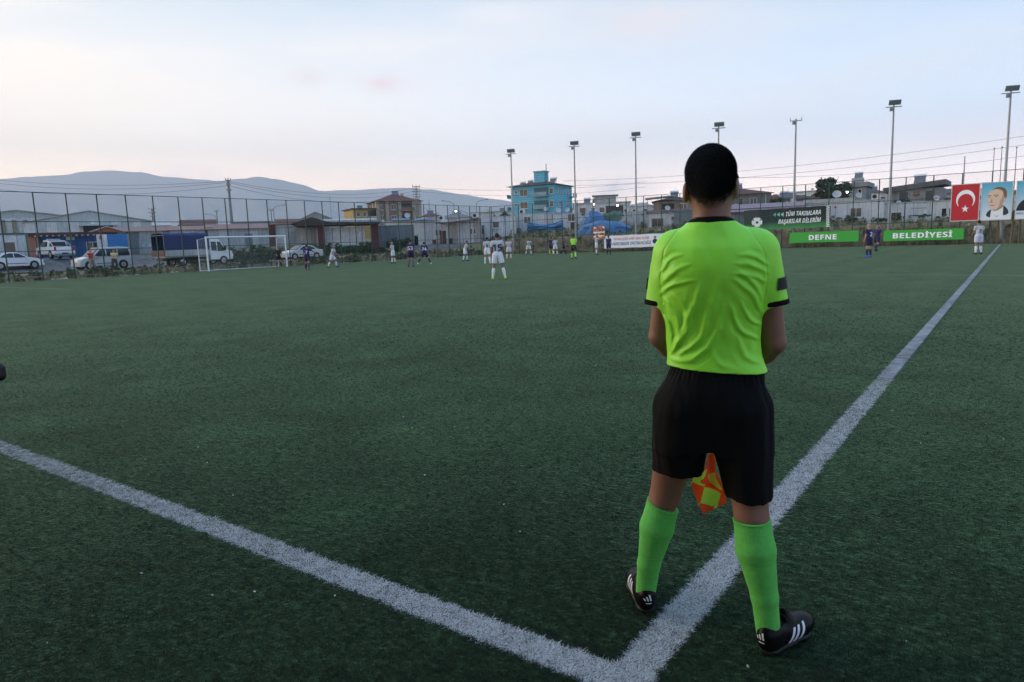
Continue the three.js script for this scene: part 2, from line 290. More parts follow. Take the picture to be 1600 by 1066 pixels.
// roads behind the fences
function ribbon(pts, w, m, name) {
  const c = new THREE.CatmullRomCurve3(pts.map(p => V(p[0], 0, p[1]))), n = 120, pos = [], uv = [], idx = []; let L = 0, prev = c.getPoint(0); const k = 4;
  for (let i = 0; i <= n; i++) { const p = c.getPoint(i / n), t = c.getTangent(i / n); L += p.distanceTo(prev); prev = p; for (let s = 0; s <= k; s++) { const e = (s / k - 0.5) * w, x = p.x - t.z * e, z = p.z + t.x * e; pos.push(x, ground(x, z) + 0.05, z); uv.push(e, L); } }
  for (let i = 0; i < n; i++) for (let s = 0; s < k; s++) { const a = i * (k + 1) + s, b = a + 1, cc = a + k + 1, d = cc + 1; idx.push(a, b, d, a, d, cc); }
  const g = new THREE.BufferGeometry(); g.setAttribute('position', new THREE.Float32BufferAttribute(pos, 3)); g.setAttribute('uv', new THREE.Float32BufferAttribute(uv, 2)); g.setIndex(idx); g.computeVertexNormals();
  if (g.attributes.normal.getY(4) < 0) { g.setIndex(idx.reverse()); g.computeVertexNormals(); }
  struct(name, g, m);
}
const asphalt = mat(0.21, 0.205, 0.21, { k: 'rough', rough: 0.95 });
ribbon([[-84, 30], [-70, -10], [-62.5, -36], [-60, -52], [-60.5, -70], [-63, -95], [-67, -140]], 8, asphalt, 'road');
ribbon([[-72, -71.4], [-45, -71.2], [-20, -71], [30, -71]], 3.4, asphalt, 'road');
single('concrete_yard', sheet(span(-84, -64, 1.5), span(-37, -6, 2), (x, z) => ground(x, z) + 0.07), asphalt, 'pale worn yard surface around the white pickup', 'yard').userData = { kind: 'structure' };

// far mountains: ridge heights read off the skyline
{
  const ridge = (D, prof, back, nz, amp, sd) => {
    const xs = []; for (let px = -500; px <= 1500; px += 10) xs.push(px);
    const H = px => { for (let i = 0; i < prof.length - 1; i++) if (px >= prof[i][0] && px <= prof[i + 1][0]) return lerp(prof[i][1], prof[i + 1][1], sstep(0, 1, (px - prof[i][0]) / (prof[i + 1][0] - prof[i][0])) * 0.5 + 0.5 * (px - prof[i][0]) / (prof[i + 1][0] - prof[i][0])); return prof[prof.length - 1][1]; };
    const pos = [], uv = [], idx = [], rows = 26;
    for (const px of xs) for (let j = 0; j < rows; j++) {
      const t = j / (rows - 1), d = D - back * (1 - t), top = at(px, H(px) + 2.2 * fbm(px * 0.035 + sd, sd, 2, 4), D), b = at(px, 360, d);
      const q = Math.pow(t, 1.5), gul = amp * fbm(px * 0.018 + sd, t * 2.5, sd, 5) * Math.sin(Math.PI * t);
      pos.push(b.x, Math.max(2, lerp(2, top.y, q) + gul), b.z); uv.push(b.x * 0.01, b.z * 0.01);
    }
    for (let i = 0; i < xs.length - 1; i++) for (let j = 0; j < rows - 1; j++) { const a = i * rows + j; idx.push(a, a + rows, a + 1, a + 1, a + rows, a + rows + 1); }
    const g = new THREE.BufferGeometry(); g.setAttribute('position', new THREE.Float32BufferAttribute(pos, 3)); g.setAttribute('uv', new THREE.Float32BufferAttribute(uv, 2)); g.setIndex(idx); g.computeVertexNormals(); return g;
  };
  const mm = new THREE.MeshStandardMaterial({ color: lin(0.34, 0.345, 0.33), roughness: 1, side: THREE.DoubleSide });
  struct('mountains', ridge(7000, [[-500, 300], [0, 281], [80, 276], [115, 274], [145, 269], [178, 267.5], [228, 270], [262, 277], [330, 282], [420, 296], [520, 305], [620, 312], [1500, 330]], 2200, 1, 160, 3), mm);
  struct('mountains', ridge(5600, [[-500, 330], [0, 305], [200, 296], [310, 285], [345, 284], [385, 280], [410, 277], [440, 281], [480, 290], [505, 299], [560, 297.5], [600, 295], [635, 294], [680, 297], [720, 304], [780, 312], [810, 317], [900, 330], [1500, 345]], 2200, 1, 130, 8), mm);
}
// ---------------------------------------------------------------- fences of posts, rails and wire netting
function netting(len, h, step, r) {
  const g = []; const one = (x0, y0, x1, y1) => { const a = V(x0, y0, 0), b = V(x1, y1, 0); g.push(rod(a, b, r, r, 3)); };
  for (let s = -h; s < len; s += step) {
    const x0 = Math.max(0, s), y0 = x0 - s, x1 = Math.min(len, s + h), y1 = x1 - s; if (x1 - x0 > 0.05) { one(x0, y0, x1, y1); one(x0, h - y0, x1, h - y1); }
  }
  return merge(g);
}
function fenceRun(label, pos, turn, len, step, first) {
  const f = thing('wire_fence', label, 'fence', pos, turn, 'wire fences round the pitch');
  for (let x = first; x <= len + 0.01; x += step) part('post', rod(V(x, -0.1, 0), V(x, FH + 0.02, 0), 0.042, 0.042, 8), M.fence, f);
  for (const y of [1.82, 3.6, FH]) part('rail', rod(V(0, y, 0.03), V(len, y, 0.03), 0.026, 0.026, 6), M.fence, f);
  const n = part('netting', netting(len, FH - 0.12, 0.085, 0.0016), M.fence, f); n.position.set(0, 0.06, 0.045); n.userData.kind = 'stuff';
  return f;
}
fenceRun('tall green wire fence behind the goal on the left', [LX, 0, 6], Math.PI / 2, 6 - FZ, 1.83, 0.2);
fenceRun('tall green wire fence at the far end carrying the signs and banners', [LX, 0, FZ], 0, 62, 1.885, 0);

// ---------------------------------------------------------------- weeds along the fences
{
  const blade = (a, lean, len, w) => { const g = new THREE.BufferGeometry(), c = Math.cos(a), s = Math.sin(a), P = (t, k) => { const o = Math.sin(lean) * len * t * t, u = Math.cos(lean * t) * len * t, ww = w * (1 - 0.8 * t) * k / 2; return [c * o - s * ww, u, s * o + c * ww]; }; g.setAttribute('position', new THREE.Float32BufferAttribute([...P(0, -1), ...P(0, 1), ...P(0.6, -1), ...P(0.6, 1), ...P(1, 0)], 3)); g.setIndex([0, 1, 3, 0, 3, 2, 2, 3, 4]); g.computeVertexNormals(); return g; };
  const dry = mergeGeometries(Array.from({ length: 14 }, (_, i) => blade(i * 2.4, rr(0.15, 0.9), rr(0.35, 1), 0.03)));
  const leaf = (x, y, z, s) => { const g = new THREE.PlaneGeometry(s, s * 0.6); g.rotateX(rr(-1.5, 1.5)); g.rotateY(rnd() * 6.3); g.translate(x, y, z); return flat(g); };
  const bush = merge(Array.from({ length: 70 }, () => { const a = rnd() * 6.3, r = Math.sqrt(rnd()) * 0.5, y = rnd(); return leaf(Math.cos(a) * r * (1.1 - y * 0.7), 0.03 + y * 0.9, Math.sin(a) * r * (1.1 - y * 0.7), rr(0.1, 0.22)); }));
  const q = new THREE.Object3D(), c = new THREE.Color();
  function scatter(name, geo, n, pick, cols, label, h0, h1) {
    const m = new THREE.InstancedMesh(geo, new THREE.MeshStandardMaterial({ color: 0xffffff, roughness: 0.95, side: THREE.DoubleSide }), n); let i = 0, tries = 0;
    while (i < n && tries++ < n * 30) { const [x, z, k = 1] = pick(); const s = rr(h0, h1) * k * (1 + 0.9 * fbm(x * 0.35, z * 0.35, 6, 3)); if (s < 0.06) continue; q.position.set(x, ground(x, z) - 0.04, z); q.rotation.set(0, rnd() * 6.3, 0); q.scale.set(s * rr(0.8, 1.3), s, s * rr(0.8, 1.3)); q.updateMatrix(); m.setMatrixAt(i, q.matrix);
      const t = Math.min(0.999, Math.max(0, rnd() * 0.6 + 0.45 * (0.5 + 1.6 * fbm(x * 0.16, z * 0.16, 12, 3)))) * (cols.length - 1), a = cols[t | 0], b = cols[Math.min(cols.length - 1, (t | 0) + 1)], v = rr(0.7, 1.25), o = mix3(a, b, t % 1); c.setRGB(o[0] * v, o[1] * v, o[2] * v); m.setColorAt(i, c); i++; }
    m.count = i; m.name = name; m.userData = { kind: 'stuff', label, category: 'weeds' }; flag(m); scene.add(m);
  }
  const straw = [[0.50, 0.40, 0.27], [0.43, 0.355, 0.23], [0.31, 0.27, 0.165], [0.14, 0.15, 0.075]], green = [[0.035, 0.06, 0.028], [0.05, 0.08, 0.03], [0.075, 0.095, 0.045], [0.045, 0.065, 0.035]];
  scatter('dry_weeds', dry, 9000, () => [rr(-49, 13), FZ - 0.4 - 5.6 * Math.pow(rnd(), 1.2), 1], straw, 'dry straw coloured weeds on the bank behind the far fence', 0.45, 1.0);
  scatter('dry_weeds', dry, 5000, () => [rr(-62, 13), rr(-81, -73.2)], straw, 'dry weeds on the upper bank below the white cabins', 0.3, 0.6);
  scatter('dry_weeds', dry, 4600, () => { const z = rr(-62, -8); return [LX - 0.35 - rnd() * (2.0 + 3.6 * sstep(-36, -48, z)), z, lerp(0.8, 1, sstep(-30, -45, z))]; }, straw, 'straw and green weeds along the foot of the left fence', 0.3, 0.75);
  scatter('green_weeds', bush, 520, () => { const z = rr(-62, -10); return [LX - 0.5 - rnd() * 2.4, z, 0.8]; }, green, 'leafy green weeds in clumps along the left fence', 0.35, 0.8);
  scatter('green_weeds', bush, 900, () => { const z = rr(-92, -37); return [rr(-72, -66.8) + 1.2 * sstep(-36, -50, z) - 2.5 * sstep(-55, -85, z), z]; }, green, 'dark green overgrown bank beyond the road', 0.7, 1.3);
  scatter('green_weeds', bush, 380, () => [rr(-62, 12), rr(-82, -74)], green, 'green weed clumps below the cabins at the far end', 0.35, 0.8);
  scatter('green_weeds', bush, 110, () => [rr(-48, 12), FZ - 0.6 - 4.5 * rnd()], green, 'green weed clumps on the bank behind the far fence', 0.4, 0.8);
  scatter('rubble', new THREE.DodecahedronGeometry(0.16, 0), 330, () => rnd() < 0.55 ? [LX - 0.2 - rnd() * 1.2, rr(-60, -10), 1] : [rr(-58, 5), rr(-80, -72.8), 1.6], [[0.4, 0.38, 0.35], [0.33, 0.3, 0.27]], 'pale stones and rubble lying among the weeds', 0.4, 1.1);
}
// ---------------------------------------------------------------- the assistant referee (local frame: x right, y up, -z the way he faces)
{
  const ref = thing('person', 'assistant referee seen from behind in lime shirt, black shorts and lime socks', 'person', [0.11, 0, -0.43], 0.3528);
  const shirtMat = new THREE.MeshPhysicalMaterial({ color: lin(0.33, 0.89, 0.045), roughness: 0.5, sheen: 0.25, sheenRoughness: 0.45, sheenColor: lin(0.6, 1, 0.35) });
  const knit = noiseTex(256, (u, v) => { const dot = Math.sin(u * 6.2832 * 16) * Math.sin(v * 6.2832 * 16 + Math.floor(u * 32) * 3.14); return 0.9 + 0.07 * dot + 0.12 * tileN(u, v, 6, 4) - 0.08; }, 10);
  const sockMat = new THREE.MeshPhysicalMaterial({ map: knit, color: lin(0.18, 0.80, 0.13), roughness: 0.85, sheen: 0.3, sheenRoughness: 0.6, sheenColor: lin(0.4, 1, 0.4) });
  const blackCloth = new THREE.MeshPhysicalMaterial({ color: lin(0.004, 0.004, 0.0045), roughness: 0.9, specularIntensity: 0.35 });
  const skinTex = noiseTex(128, (u, v) => { const n = 1 + 0.12 * tileN(u, v, 9, 5) + 0.08 * tileN(u, v, 50, 3, 2); return [0.55 * n, 0.385 * n, 0.315 * n]; }, 3);
  const skin = new THREE.MeshPhysicalMaterial({ color: lin(0.95, 0.95, 0.95), map: skinTex, roughness: 0.55, sheen: 0.1 });
  const leather = new THREE.MeshPhysicalMaterial({ color: lin(0.006, 0.006, 0.007), roughness: 0.36, specularIntensity: 0.2 });
  const whiteTrim = mat(0.75, 0.77, 0.8, { rough: 0.5 });

  // folds of the shirt, read on the back: photograph pixel -> local x, y
  const lx = (x, y) => 0.0135 + (x - 1108) * 0.00211 - (y - 400) * 0.00001, ly = y => 1.371 - (y - 400) * 0.00214;
  const px2 = list => list.map(([x, y]) => [lx(x, y), ly(y)]);
  const folds = [
    [[[1026, 478], [1046, 510], [1048, 545]], 0.005, 0.009], [[[1036, 462], [1058, 495], [1052, 548]], 0.005, 0.010], [[[1048, 452], [1072, 480], [1060, 525], [1048, 552]], 0.005, 0.010],
    [[[1078, 470], [1075, 505], [1050, 545]], 0.006, 0.011], [[[1102, 478], [1095, 520], [1060, 553]], 0.006, 0.012], [[[1127, 470], [1115, 520], [1082, 556], [1050, 560]], 0.007, 0.013],
    [[[1138, 470], [1152, 508], [1182, 528]], 0.005, 0.010], [[[1152, 465], [1166, 492], [1186, 508]], 0.004, 0.009], [[[1186, 488], [1170, 455], [1140, 430]], 0.0045, 0.011], [[[1188, 470], [1172, 440], [1148, 418]], 0.004, 0.010],
    [[[1032, 440], [1050, 420], [1078, 408]], 0.004, 0.010], [[[1028, 455], [1050, 440], [1085, 432]], 0.004, 0.010], [[[1030, 420], [1046, 400], [1066, 392]], 0.0035, 0.009],
    [[[1192, 412], [1172, 398], [1148, 394]], 0.0035, 0.009], [[[1192, 424], [1170, 412], [1140, 408]], 0.0035, 0.009], [[[1190, 438], [1165, 426], [1138, 424]], 0.003, 0.009],
    [[[1150, 520], [1160, 550], [1190, 566]], 0.004, 0.012], [[[1110, 535], [1120, 560], [1150, 572]], 0.003, 0.012], [[[1092, 440], [1085, 470], [1070, 500]], 0.0045, 0.013], [[[1120, 430], [1112, 470], [1106, 500]], 0.004, 0.016],
  ].map(([p, a, w]) => { const c = new THREE.CatmullRomCurve3(px2(p).map(([x, y]) => V(x, y, 0))), q = c.getPoints(12).map(v => [v.x, v.y]); return [q, a * 1.5, w * 0.78, [Math.min(...q.map(v => v[0])), Math.max(...q.map(v => v[0])), Math.min(...q.map(v => v[1])), Math.max(...q.map(v => v[1]))]]; });
  let segT = 0;
  const segD = (x, y, p) => { let m = 9; segT = 0; for (let i = 0; i < p.length - 1; i++) { const [ax, ay] = p[i], [cx, cy] = p[i + 1], dx = cx - ax, dy = cy - ay; let t = ((x - ax) * dx + (y - ay) * dy) / (dx * dx + dy * dy); t = t < 0 ? 0 : t > 1 ? 1 : t; const q = Math.hypot(x - ax - dx * t, y - ay - dy * t); if (q < m) { m = q; segT = (i + t) / (p.length - 1); } } return m; };
  const seams = [[[1060, 350], [1036, 385], [1030, 430], [1034, 470]], [[1160, 350], [1186, 392], [1192, 430], [1187, 472]]].map(px2);
  const foldAt = (x, y, z) => {
    let d = 0.0022 * perlin.noise(x * 26 + y * 9, y * 14, z * 26);
    if (z > -0.02) { const k = sstep(-0.02, 0.03, z); const jx = x + 0.004 * perlin.noise(x * 30, y * 30, 1), jy = y + 0.004 * perlin.noise(x * 30, y * 30, 7); for (const [p, a, w, bb] of folds) { const m = w * 3.2; if (jx < bb[0] - m || jx > bb[1] + m || jy < bb[2] - m || jy > bb[3] + m) continue; const q = segD(jx, jy, p); if (q < m) { const e = Math.pow(Math.sin(Math.PI * (0.04 + 0.92 * segT)), 0.8), ww = w * (0.7 + 0.5 * e); d += k * a * e * (Math.exp(-q * q / (ww * ww)) - 0.4 * Math.exp(-q * q / (ww * ww * 5))); } } for (const p of seams) { const q = segD(x, y, p); if (q < 0.008) d -= k * 0.0016 * Math.exp(-q * q / 0.000006); } }
    else d += 0.004 * perlin.noise(x * 18, y * 10, z * 18);
    return d;
  };
  // joints
  const eL = [-0.158, 1.095, -0.035], eR = [0.222, 1.075, -0.03], wL = [-0.045, 0.945, -0.215], wR = [0.105, 0.945, -0.215];
  const slL = cone([-0.112, 1.388, 0], [-0.163, 1.16, -0.02], 0.069, 0.054), slR = cone([0.163, 1.386, 0], [0.222, 1.15, -0.012], 0.072, 0.053);
  const torsoTab = [[0.978, 0.034, 0.0, 0.170, 0.120], [1.05, 0.024, -0.004, 0.157, 0.112], [1.15, 0.02, -0.002, 0.162, 0.116], [1.25, 0.02, 0.004, 0.176, 0.124], [1.33, 0.024, 0.008, 0.184, 0.126], [1.40, 0.025, 0.008, 0.166, 0.112], [1.45, 0.018, 0.006, 0.110, 0.090], [1.488, 0.014, 0.004, 0.080, 0.078]];
  const torso = column(torsoTab);
  const cutL = (x, y) => 1.208 - y + (x + 0.16) * -0.12, cutR = (x, y) => 1.205 - y + (x - 0.22) * 0.14;      // sleeve hems
  const sleeves = (x, y, z) => Math.min(Math.max(slL(x, y, z), cutL(x, y)), Math.max(slR(x, y, z), cutR(x, y)));
  const hemY = x => 0.992 - (x - 0.035) * 0.07;
  const trap = blend([cone([0.014, 1.445, 0.004], [-0.105, 1.412, 0], 0.050, 0.052, 1.3), cone([0.014, 1.445, 0.004], [0.150, 1.408, 0], 0.050, 0.052, 1.3)], 0.02);
  const shirtRaw = (x, y, z) => smin(smin(torso(x, y, z), trap(x, y, z), 0.03), sleeves(x, y, z), 0.03);
  const shirtF = (x, y, z) => { let d = shirtRaw(x, y, z); if (d < 0.05) d -= foldAt(x, y, z); d = Math.max(d, hemY(x) - y); const n = ((x - 0.014) / 0.064) ** 2 + ((z - 0.006) / 0.064) ** 2; if (y > 1.46) d = Math.max(d, (1 - Math.sqrt(n)) * 0.064); return d; };
  part('shirt', meshField(shirtF, [-0.26, 0.95, -0.17], [0.32, 1.52, 0.18], 0.0042), shirtMat, ref);
  const band = (f, c, w, o) => (x, y, z) => Math.max(f(x, y, z) - o, Math.abs(c(x, y) + w / 2) - w / 2);
  part('sleeve_cuff', meshField(band(slL, cutL, 0.018, 0.0042), [-0.25, 1.15, -0.12], [-0.08, 1.26, 0.08], 0.004), blackCloth, ref);
  part('sleeve_cuff', meshField(band(slR, cutR, 0.018, 0.0042), [0.13, 1.15, -0.12], [0.31, 1.26, 0.08], 0.004), blackCloth, ref);
  const collarF = (x, y, z) => { const a = Math.sqrt(((x - 0.014) / (0.0715 - (y - 1.483) * 0.3)) ** 2 + ((z - 0.006) / (0.0715 - (y - 1.483) * 0.3)) ** 2); const d = Math.abs(a - 1) * 0.070 - 0.006, yy = Math.abs(y - (1.483 + z * 0.16)) - 0.0125; return Math.max(d, yy); };
  part('collar', meshField(collarF, [-0.08, 1.45, -0.1], [0.11, 1.53, 0.1], 0.0032), blackCloth, ref);
  const shirtP = (x, y, z) => shirtRaw(x, y, z) - 0.002;
  part('sleeve_badge', patch(shirtP, (u, v) => [0.42, 1.265 + v * 0.04 - u * 0.006, 0.0 + u * 0.055], [-1, 0, 0], 6, 6, 0.003), new THREE.MeshStandardMaterial({ color: lin(0.008, 0.008, 0.01), roughness: 0.7, side: THREE.DoubleSide }), ref);
  part('sleeve_badge', patch(shirtP, (u, v) => [-0.4, 1.265 + v * 0.04, -0.055 + u * 0.05], [1, 0, 0], 6, 6, 0.003), new THREE.MeshStandardMaterial({ color: lin(0.008, 0.008, 0.01), roughness: 0.7, side: THREE.DoubleSide }), ref);

  // legs
  const hL = [-0.075, 0.86, 0], kL = [-0.146, 0.48, -0.075], aL = [-0.222, 0.075, -0.10], hR = [0.112, 0.86, 0], kR = [0.153, 0.49, 0.055], aR = [0.214, 0.075, 0.085];
  const legL = blend([cone(hL, [-0.118, 0.62, -0.055], 0.085, 0.068, 1.1), cone([-0.118, 0.62, -0.055], kL, 0.068, 0.056), cone(kL, [-0.176, 0.36, -0.07], 0.055, 0.058), cone([-0.176, 0.36, -0.07], [-0.208, 0.2, -0.085], 0.058, 0.038), cone([-0.208, 0.2, -0.085], aL, 0.038, 0.034)], 0.012);
  const legR = blend([cone(hR, [0.143, 0.6, 0.04], 0.085, 0.069, 1.1), cone([0.143, 0.6, 0.04], kR, 0.069, 0.057), cone(kR, [0.169, 0.365, 0.07], 0.056, 0.061), cone([0.169, 0.365, 0.07], [0.2, 0.2, 0.08], 0.061, 0.040), cone([0.2, 0.2, 0.08], aR, 0.040, 0.036)], 0.012);
  // skin: head, neck, arms, hands, thighs and knees in one surface
  const hc = [0.011, 1.642, -0.008];
  const cran = ell(hc, [0.0785, 0.098, 0.099]);
  const headF = (x, y, z) => {
    let d = cran(x, y, z);
    d = smin(d, ell([0.011, 1.585, -0.045], [0.062, 0.072, 0.062])(x, y, z), 0.04);       // face and jaw
    d = smin(d, ell([0.011, 1.545, -0.075], [0.032, 0.022, 0.03])(x, y, z), 0.03);        // chin
    d = smin(d, cone([0.011, 1.63, -0.105], [0.011, 1.592, -0.126], 0.009, 0.014)(x, y, z), 0.016);   // nose
    for (const s of [-1, 1]) {
      d = smin(d, ell([0.011 + s * 0.03, 1.648, -0.095], [0.028, 0.008, 0.012])(x, y, z), 0.012);     // brow
      const ex = 0.011 + s * 0.0795, ey = 1.596 + s * 0.006, c = ell([ex + s * 0.003, ey, 0.012], [0.0095, 0.031, 0.021])(x, y, z);
      const rim = Math.max(c, -ell([ex + s * 0.010, ey + 0.002, 0.004], [0.0085, 0.020, 0.014])(x, y, z));
      d = smin(d, rim, 0.014);
      d = Math.max(d, -ell([0.011 + s * 0.031, 1.63, -0.112], [0.014, 0.009, 0.010])(x, y, z));       // eye sockets
    }
    d = smin(d, ell([0.011, 1.565, -0.103], [0.024, 0.007, 0.010])(x, y, z), 0.008);      // lips
    return d;
  };
  const neckF = blend([cone([0.0145, 1.60, 0.012], [0.0145, 1.43, 0.012], 0.0575, 0.062), cone([0.0145, 1.44, 0.008], [-0.07, 1.40, 0.005], 0.045, 0.04), cone([0.0145, 1.44, 0.008], [0.10, 1.40, 0.005], 0.045, 0.04)], 0.04);
  const armL = blend([cone([-0.115, 1.38, 0], eL, 0.052, 0.0405), cone(eL, [-0.125, 1.05, -0.085], 0.041, 0.042), cone([-0.125, 1.05, -0.085], wL, 0.041, 0.027)], 0.008);
  const armR = blend([cone([0.172, 1.38, 0], eR, 0.052, 0.0415), cone(eR, [0.197, 1.035, -0.08], 0.042, 0.043), cone([0.197, 1.035, -0.08], wR, 0.042, 0.027)], 0.008);
  const inner = column(torsoTab.map(([y, a, b, c, d]) => [y, a, b, c - 0.02, d - 0.02]));
  const pelvisIn = column([[0.74, 0.02, 0, 0.13, 0.09], [0.9, 0.02, 0, 0.145, 0.1], [1.0, 0.025, 0, 0.14, 0.095]]);
  // hands folded round the flag stick in front of him
  const hand = (w, s) => {
    const p = [0.03 + s * 0.02, 0.905, -0.262], L = [];
    L.push(cone(w, p, 0.027, 0.03)); L.push(cone([p[0] + s * 0.012, p[1] + 0.02, p[2]], [p[0] + s * 0.012, p[1] - 0.03, p[2]], 0.022, 0.02));
    [[0.028, 0.030], [0.008, 0.033], [-0.012, 0.031], [-0.031, 0.025]].forEach(([dy, len]) => { const a = [p[0] + s * 0.02, p[1] + dy, p[2] - 0.015], b = [p[0] - s * 0.006, p[1] + dy - 0.004, p[2] - 0.015 - len], c = [p[0] - s * 0.03, p[1] + dy - 0.006, p[2] - len]; L.push(cone(a, b, 0.0095, 0.0085), cone(b, c, 0.0085, 0.0075)); });
    L.push(cone([p[0] + s * 0.005, p[1] + 0.03, p[2] + 0.01], [p[0] - s * 0.012, p[1] + 0.052, p[2] - 0.012], 0.011, 0.0095), cone([p[0] - s * 0.012, p[1] + 0.052, p[2] - 0.012], [p[0] - s * 0.032, p[1] + 0.048, p[2] - 0.03], 0.0095, 0.008));
    return blend(L, 0.006);
  };
  const handL = hand(wL, -1), handR = hand(wR, 1);
  const bodyF = (x, y, z) => {
    let d = smin(headF(x, y, z), neckF(x, y, z), 0.035); d = smin(d, inner(x, y, z), 0.03); d = smin(d, armL(x, y, z), 0.02); d = smin(d, armR(x, y, z), 0.02);
    d = Math.min(d, pelvisIn(x, y, z)); d = smin(d, Math.min(legL(x, y, z) + (y < 0.455 ? 0.006 : 0), legR(x, y, z) + (y < 0.47 ? 0.006 : 0)), 0.02); return d;
  };
  const headTop = (x, y, z) => Math.max(bodyF(x, y, z), 1.505 - y), rest = (x, y, z) => Math.max(bodyF(x, y, z), y - 1.506);
  const g1 = meshField(headTop, [-0.1, 1.5, -0.16], [0.12, 1.76, 0.12], 0.0032), g2 = meshField(rest, [-0.3, 0.06, -0.26], [0.32, 1.52, 0.2], 0.0065);
  const g3 = meshField((x, y, z) => Math.min(handL(x, y, z), handR(x, y, z)), [-0.1, 0.84, -0.34], [0.17, 1.0, -0.18], 0.003);
  const gb = mergeGeometries([g1, g2, g3].map(flat));
  { const p = gb.attributes.position, uv = gb.attributes.uv; for (let i = 0; i < p.count; i++) uv.setXY(i, p.getX(i) + p.getZ(i), p.getY(i)); }
  part('body', gb, skin, ref);
  for (const s of [-1, 1]) { const e = part('eye', new THREE.SphereGeometry(0.0115, 12, 8), mat(0.75, 0.73, 0.7, { rough: 0.2 }), ref); e.position.set(0.011 + s * 0.031, 1.63, -0.098); part('iris', new THREE.SphereGeometry(0.006, 10, 6).translate(0, 0, -0.0068), M.dark, e); }

  // cropped hair: a close cap and short strands that thin out towards nape and temples
  const hairline = (x, y, z) => { const t = Math.max(0, Math.min(1, (z + 0.06) / 0.14)); const low = 1.660 - 0.122 * t * t * (3 - 2 * t) + 0.30 * Math.abs(x - 0.011) * (1 - 0.3 * t); return low + (z < -0.05 ? (-0.05 - z) * 0.55 : 0); };
  const scalp = (x, y, z) => smin(cran(x, y, z), neckF(x, y, z), 0.035);
  const hairF = (x, y, z) => { const low = hairline(x, y, z), t = -0.004 + 0.0085 * sstep(low + 0.004, low + 0.05, y) + 0.0012 * perlin.noise(x * 90, y * 90, z * 90) + 0.0012 * perlin.noise(x * 240, y * 240, z * 240); return Math.max(scalp(x, y, z) - t, (low - 0.01 - y) * 0.5); };
  const hairMat = new THREE.MeshStandardMaterial({ color: lin(0.008, 0.007, 0.007), roughness: 0.75 });
  const hair = part('hair', meshField(hairF, [-0.09, 1.53, -0.13], [0.11, 1.76, 0.12], 0.003), hairMat, ref);
  {
    const hs = new THREE.ConeGeometry(0.0005, 0.009, 3, 1, true); hs.translate(0, 0.003, 0);
    const N = 42000, im = new THREE.InstancedMesh(hs, hairMat, N), q = new THREE.Object3D(), up = V(0, 1, 0), base = smin; let n = 0, tries = 0;
    const skinD = (x, y, z) => base(headF(x, y, z), neckF(x, y, z), 0.035);
    while (n < N && tries++ < 300000) {
      const u = rnd() * 2 - 1, a = rnd() * 6.2832, s = Math.sqrt(1 - u * u), d = V(s * Math.cos(a), u, s * Math.sin(a)); if (d.y < -0.95) continue;
      const p = V(hc[0] + d.x * 0.13, hc[1] - 0.02 + d.y * 0.13, hc[2] + d.z * 0.13), dir = V(hc[0], hc[1] - 0.02, hc[2]).sub(p).normalize(); let h = 1;
      for (let k = 0; k < 40; k++) { h = Math.min(skinD(p.x, p.y, p.z), hairF(p.x, p.y, p.z)); if (h < 4e-4) break; p.addScaledVector(dir, h * 0.9); }
      const low = hairline(p.x, p.y, p.z), dens = sstep(low - 0.022, low + 0.04, p.y); if (rnd() > dens) continue;
      if (Math.abs(p.x - 0.011) > 0.079 && p.y < 1.63 && p.z > -0.03) continue;
      const nrm = d.clone().multiply(V(1, 1, 1)).add(V(rr(-0.5, 0.5), -0.75, rr(-0.3, 0.5))).normalize();
      q.position.copy(p); q.quaternion.setFromUnitVectors(up, nrm); const k = 0.35 + 0.65 * dens; q.scale.set(1, k * rr(0.7, 1.2), 1); q.updateMatrix(); im.setMatrixAt(n++, q.matrix);
    }
    im.count = n; im.name = 'hair_strands'; im.userData.kind = 'stuff'; flag(im); hair.add(im);
  }
  // shorts
  const pel = column([[0.70, 0.016, 0, 0.182, 0.112], [0.81, 0.016, 0.004, 0.178, 0.124], [0.90, 0.016, 0.006, 0.168, 0.126], [0.97, 0.03, 0.002, 0.158, 0.112], [1.02, 0.03, 0, 0.140, 0.098]]);
  const sL = cone([-0.079, 0.84, 0.005], [-0.104, 0.50, -0.045], 0.104, 0.083, 1.18), sR = cone([0.108, 0.84, 0.005], [0.158, 0.46, 0.035], 0.116, 0.067, 1.16);
  const shortsF = (x, y, z) => {
    const pl = Math.max(pel(x, y, z), 0.715 - y + Math.abs(x - 0.016) * -0.1), a = Math.max(sL(x, y, z), 0.606 - y - (x + 0.117) * 0.05), b = Math.max(sR(x, y, z), 0.552 - y - (z) * 0.1);
    let d = smin(smin(a, b, 0.012), pl, 0.03); d -= 0.006 * perlin.noise(x * 20 + 3, y * 4.5, z * 20) + 0.0022 * perlin.noise(x * 40, y * 9, z * 40);
    if (y > 0.93) d -= 0.001 * Math.sin(Math.atan2(z, x - 0.02) * 46) * sstep(0.93, 0.98, y);
    return d;
  };
  part('shorts', meshField(shortsF, [-0.24, 0.53, -0.2], [0.27, 1.04, 0.2], 0.0048), blackCloth, ref);
  // socks with a rolled top
  const sock = (leg, knee, topPlane, lo, hi) => {
    const rib = (x, y, z) => 0.0006 * Math.sin(Math.atan2(z - knee[2], x - knee[0]) * 64) * (y > 0.40 || y < 0.14 ? 1 : 0.15);
    const f = (x, y, z) => { const t = topPlane(x, y, z); let d = leg(x, y, z) - 0.0045 - rib(x, y, z) - 0.0022 * Math.exp(-(t * t) / 0.00004); return Math.max(d, t); };
    const g = meshField(f, lo, hi, 0.0042), p = g.attributes.position, uv = g.attributes.uv; for (let i = 0; i < p.count; i++) uv.setXY(i, Math.atan2(p.getZ(i) - knee[2], p.getX(i) - knee[0]) * 0.06, p.getY(i)); return g;
  };
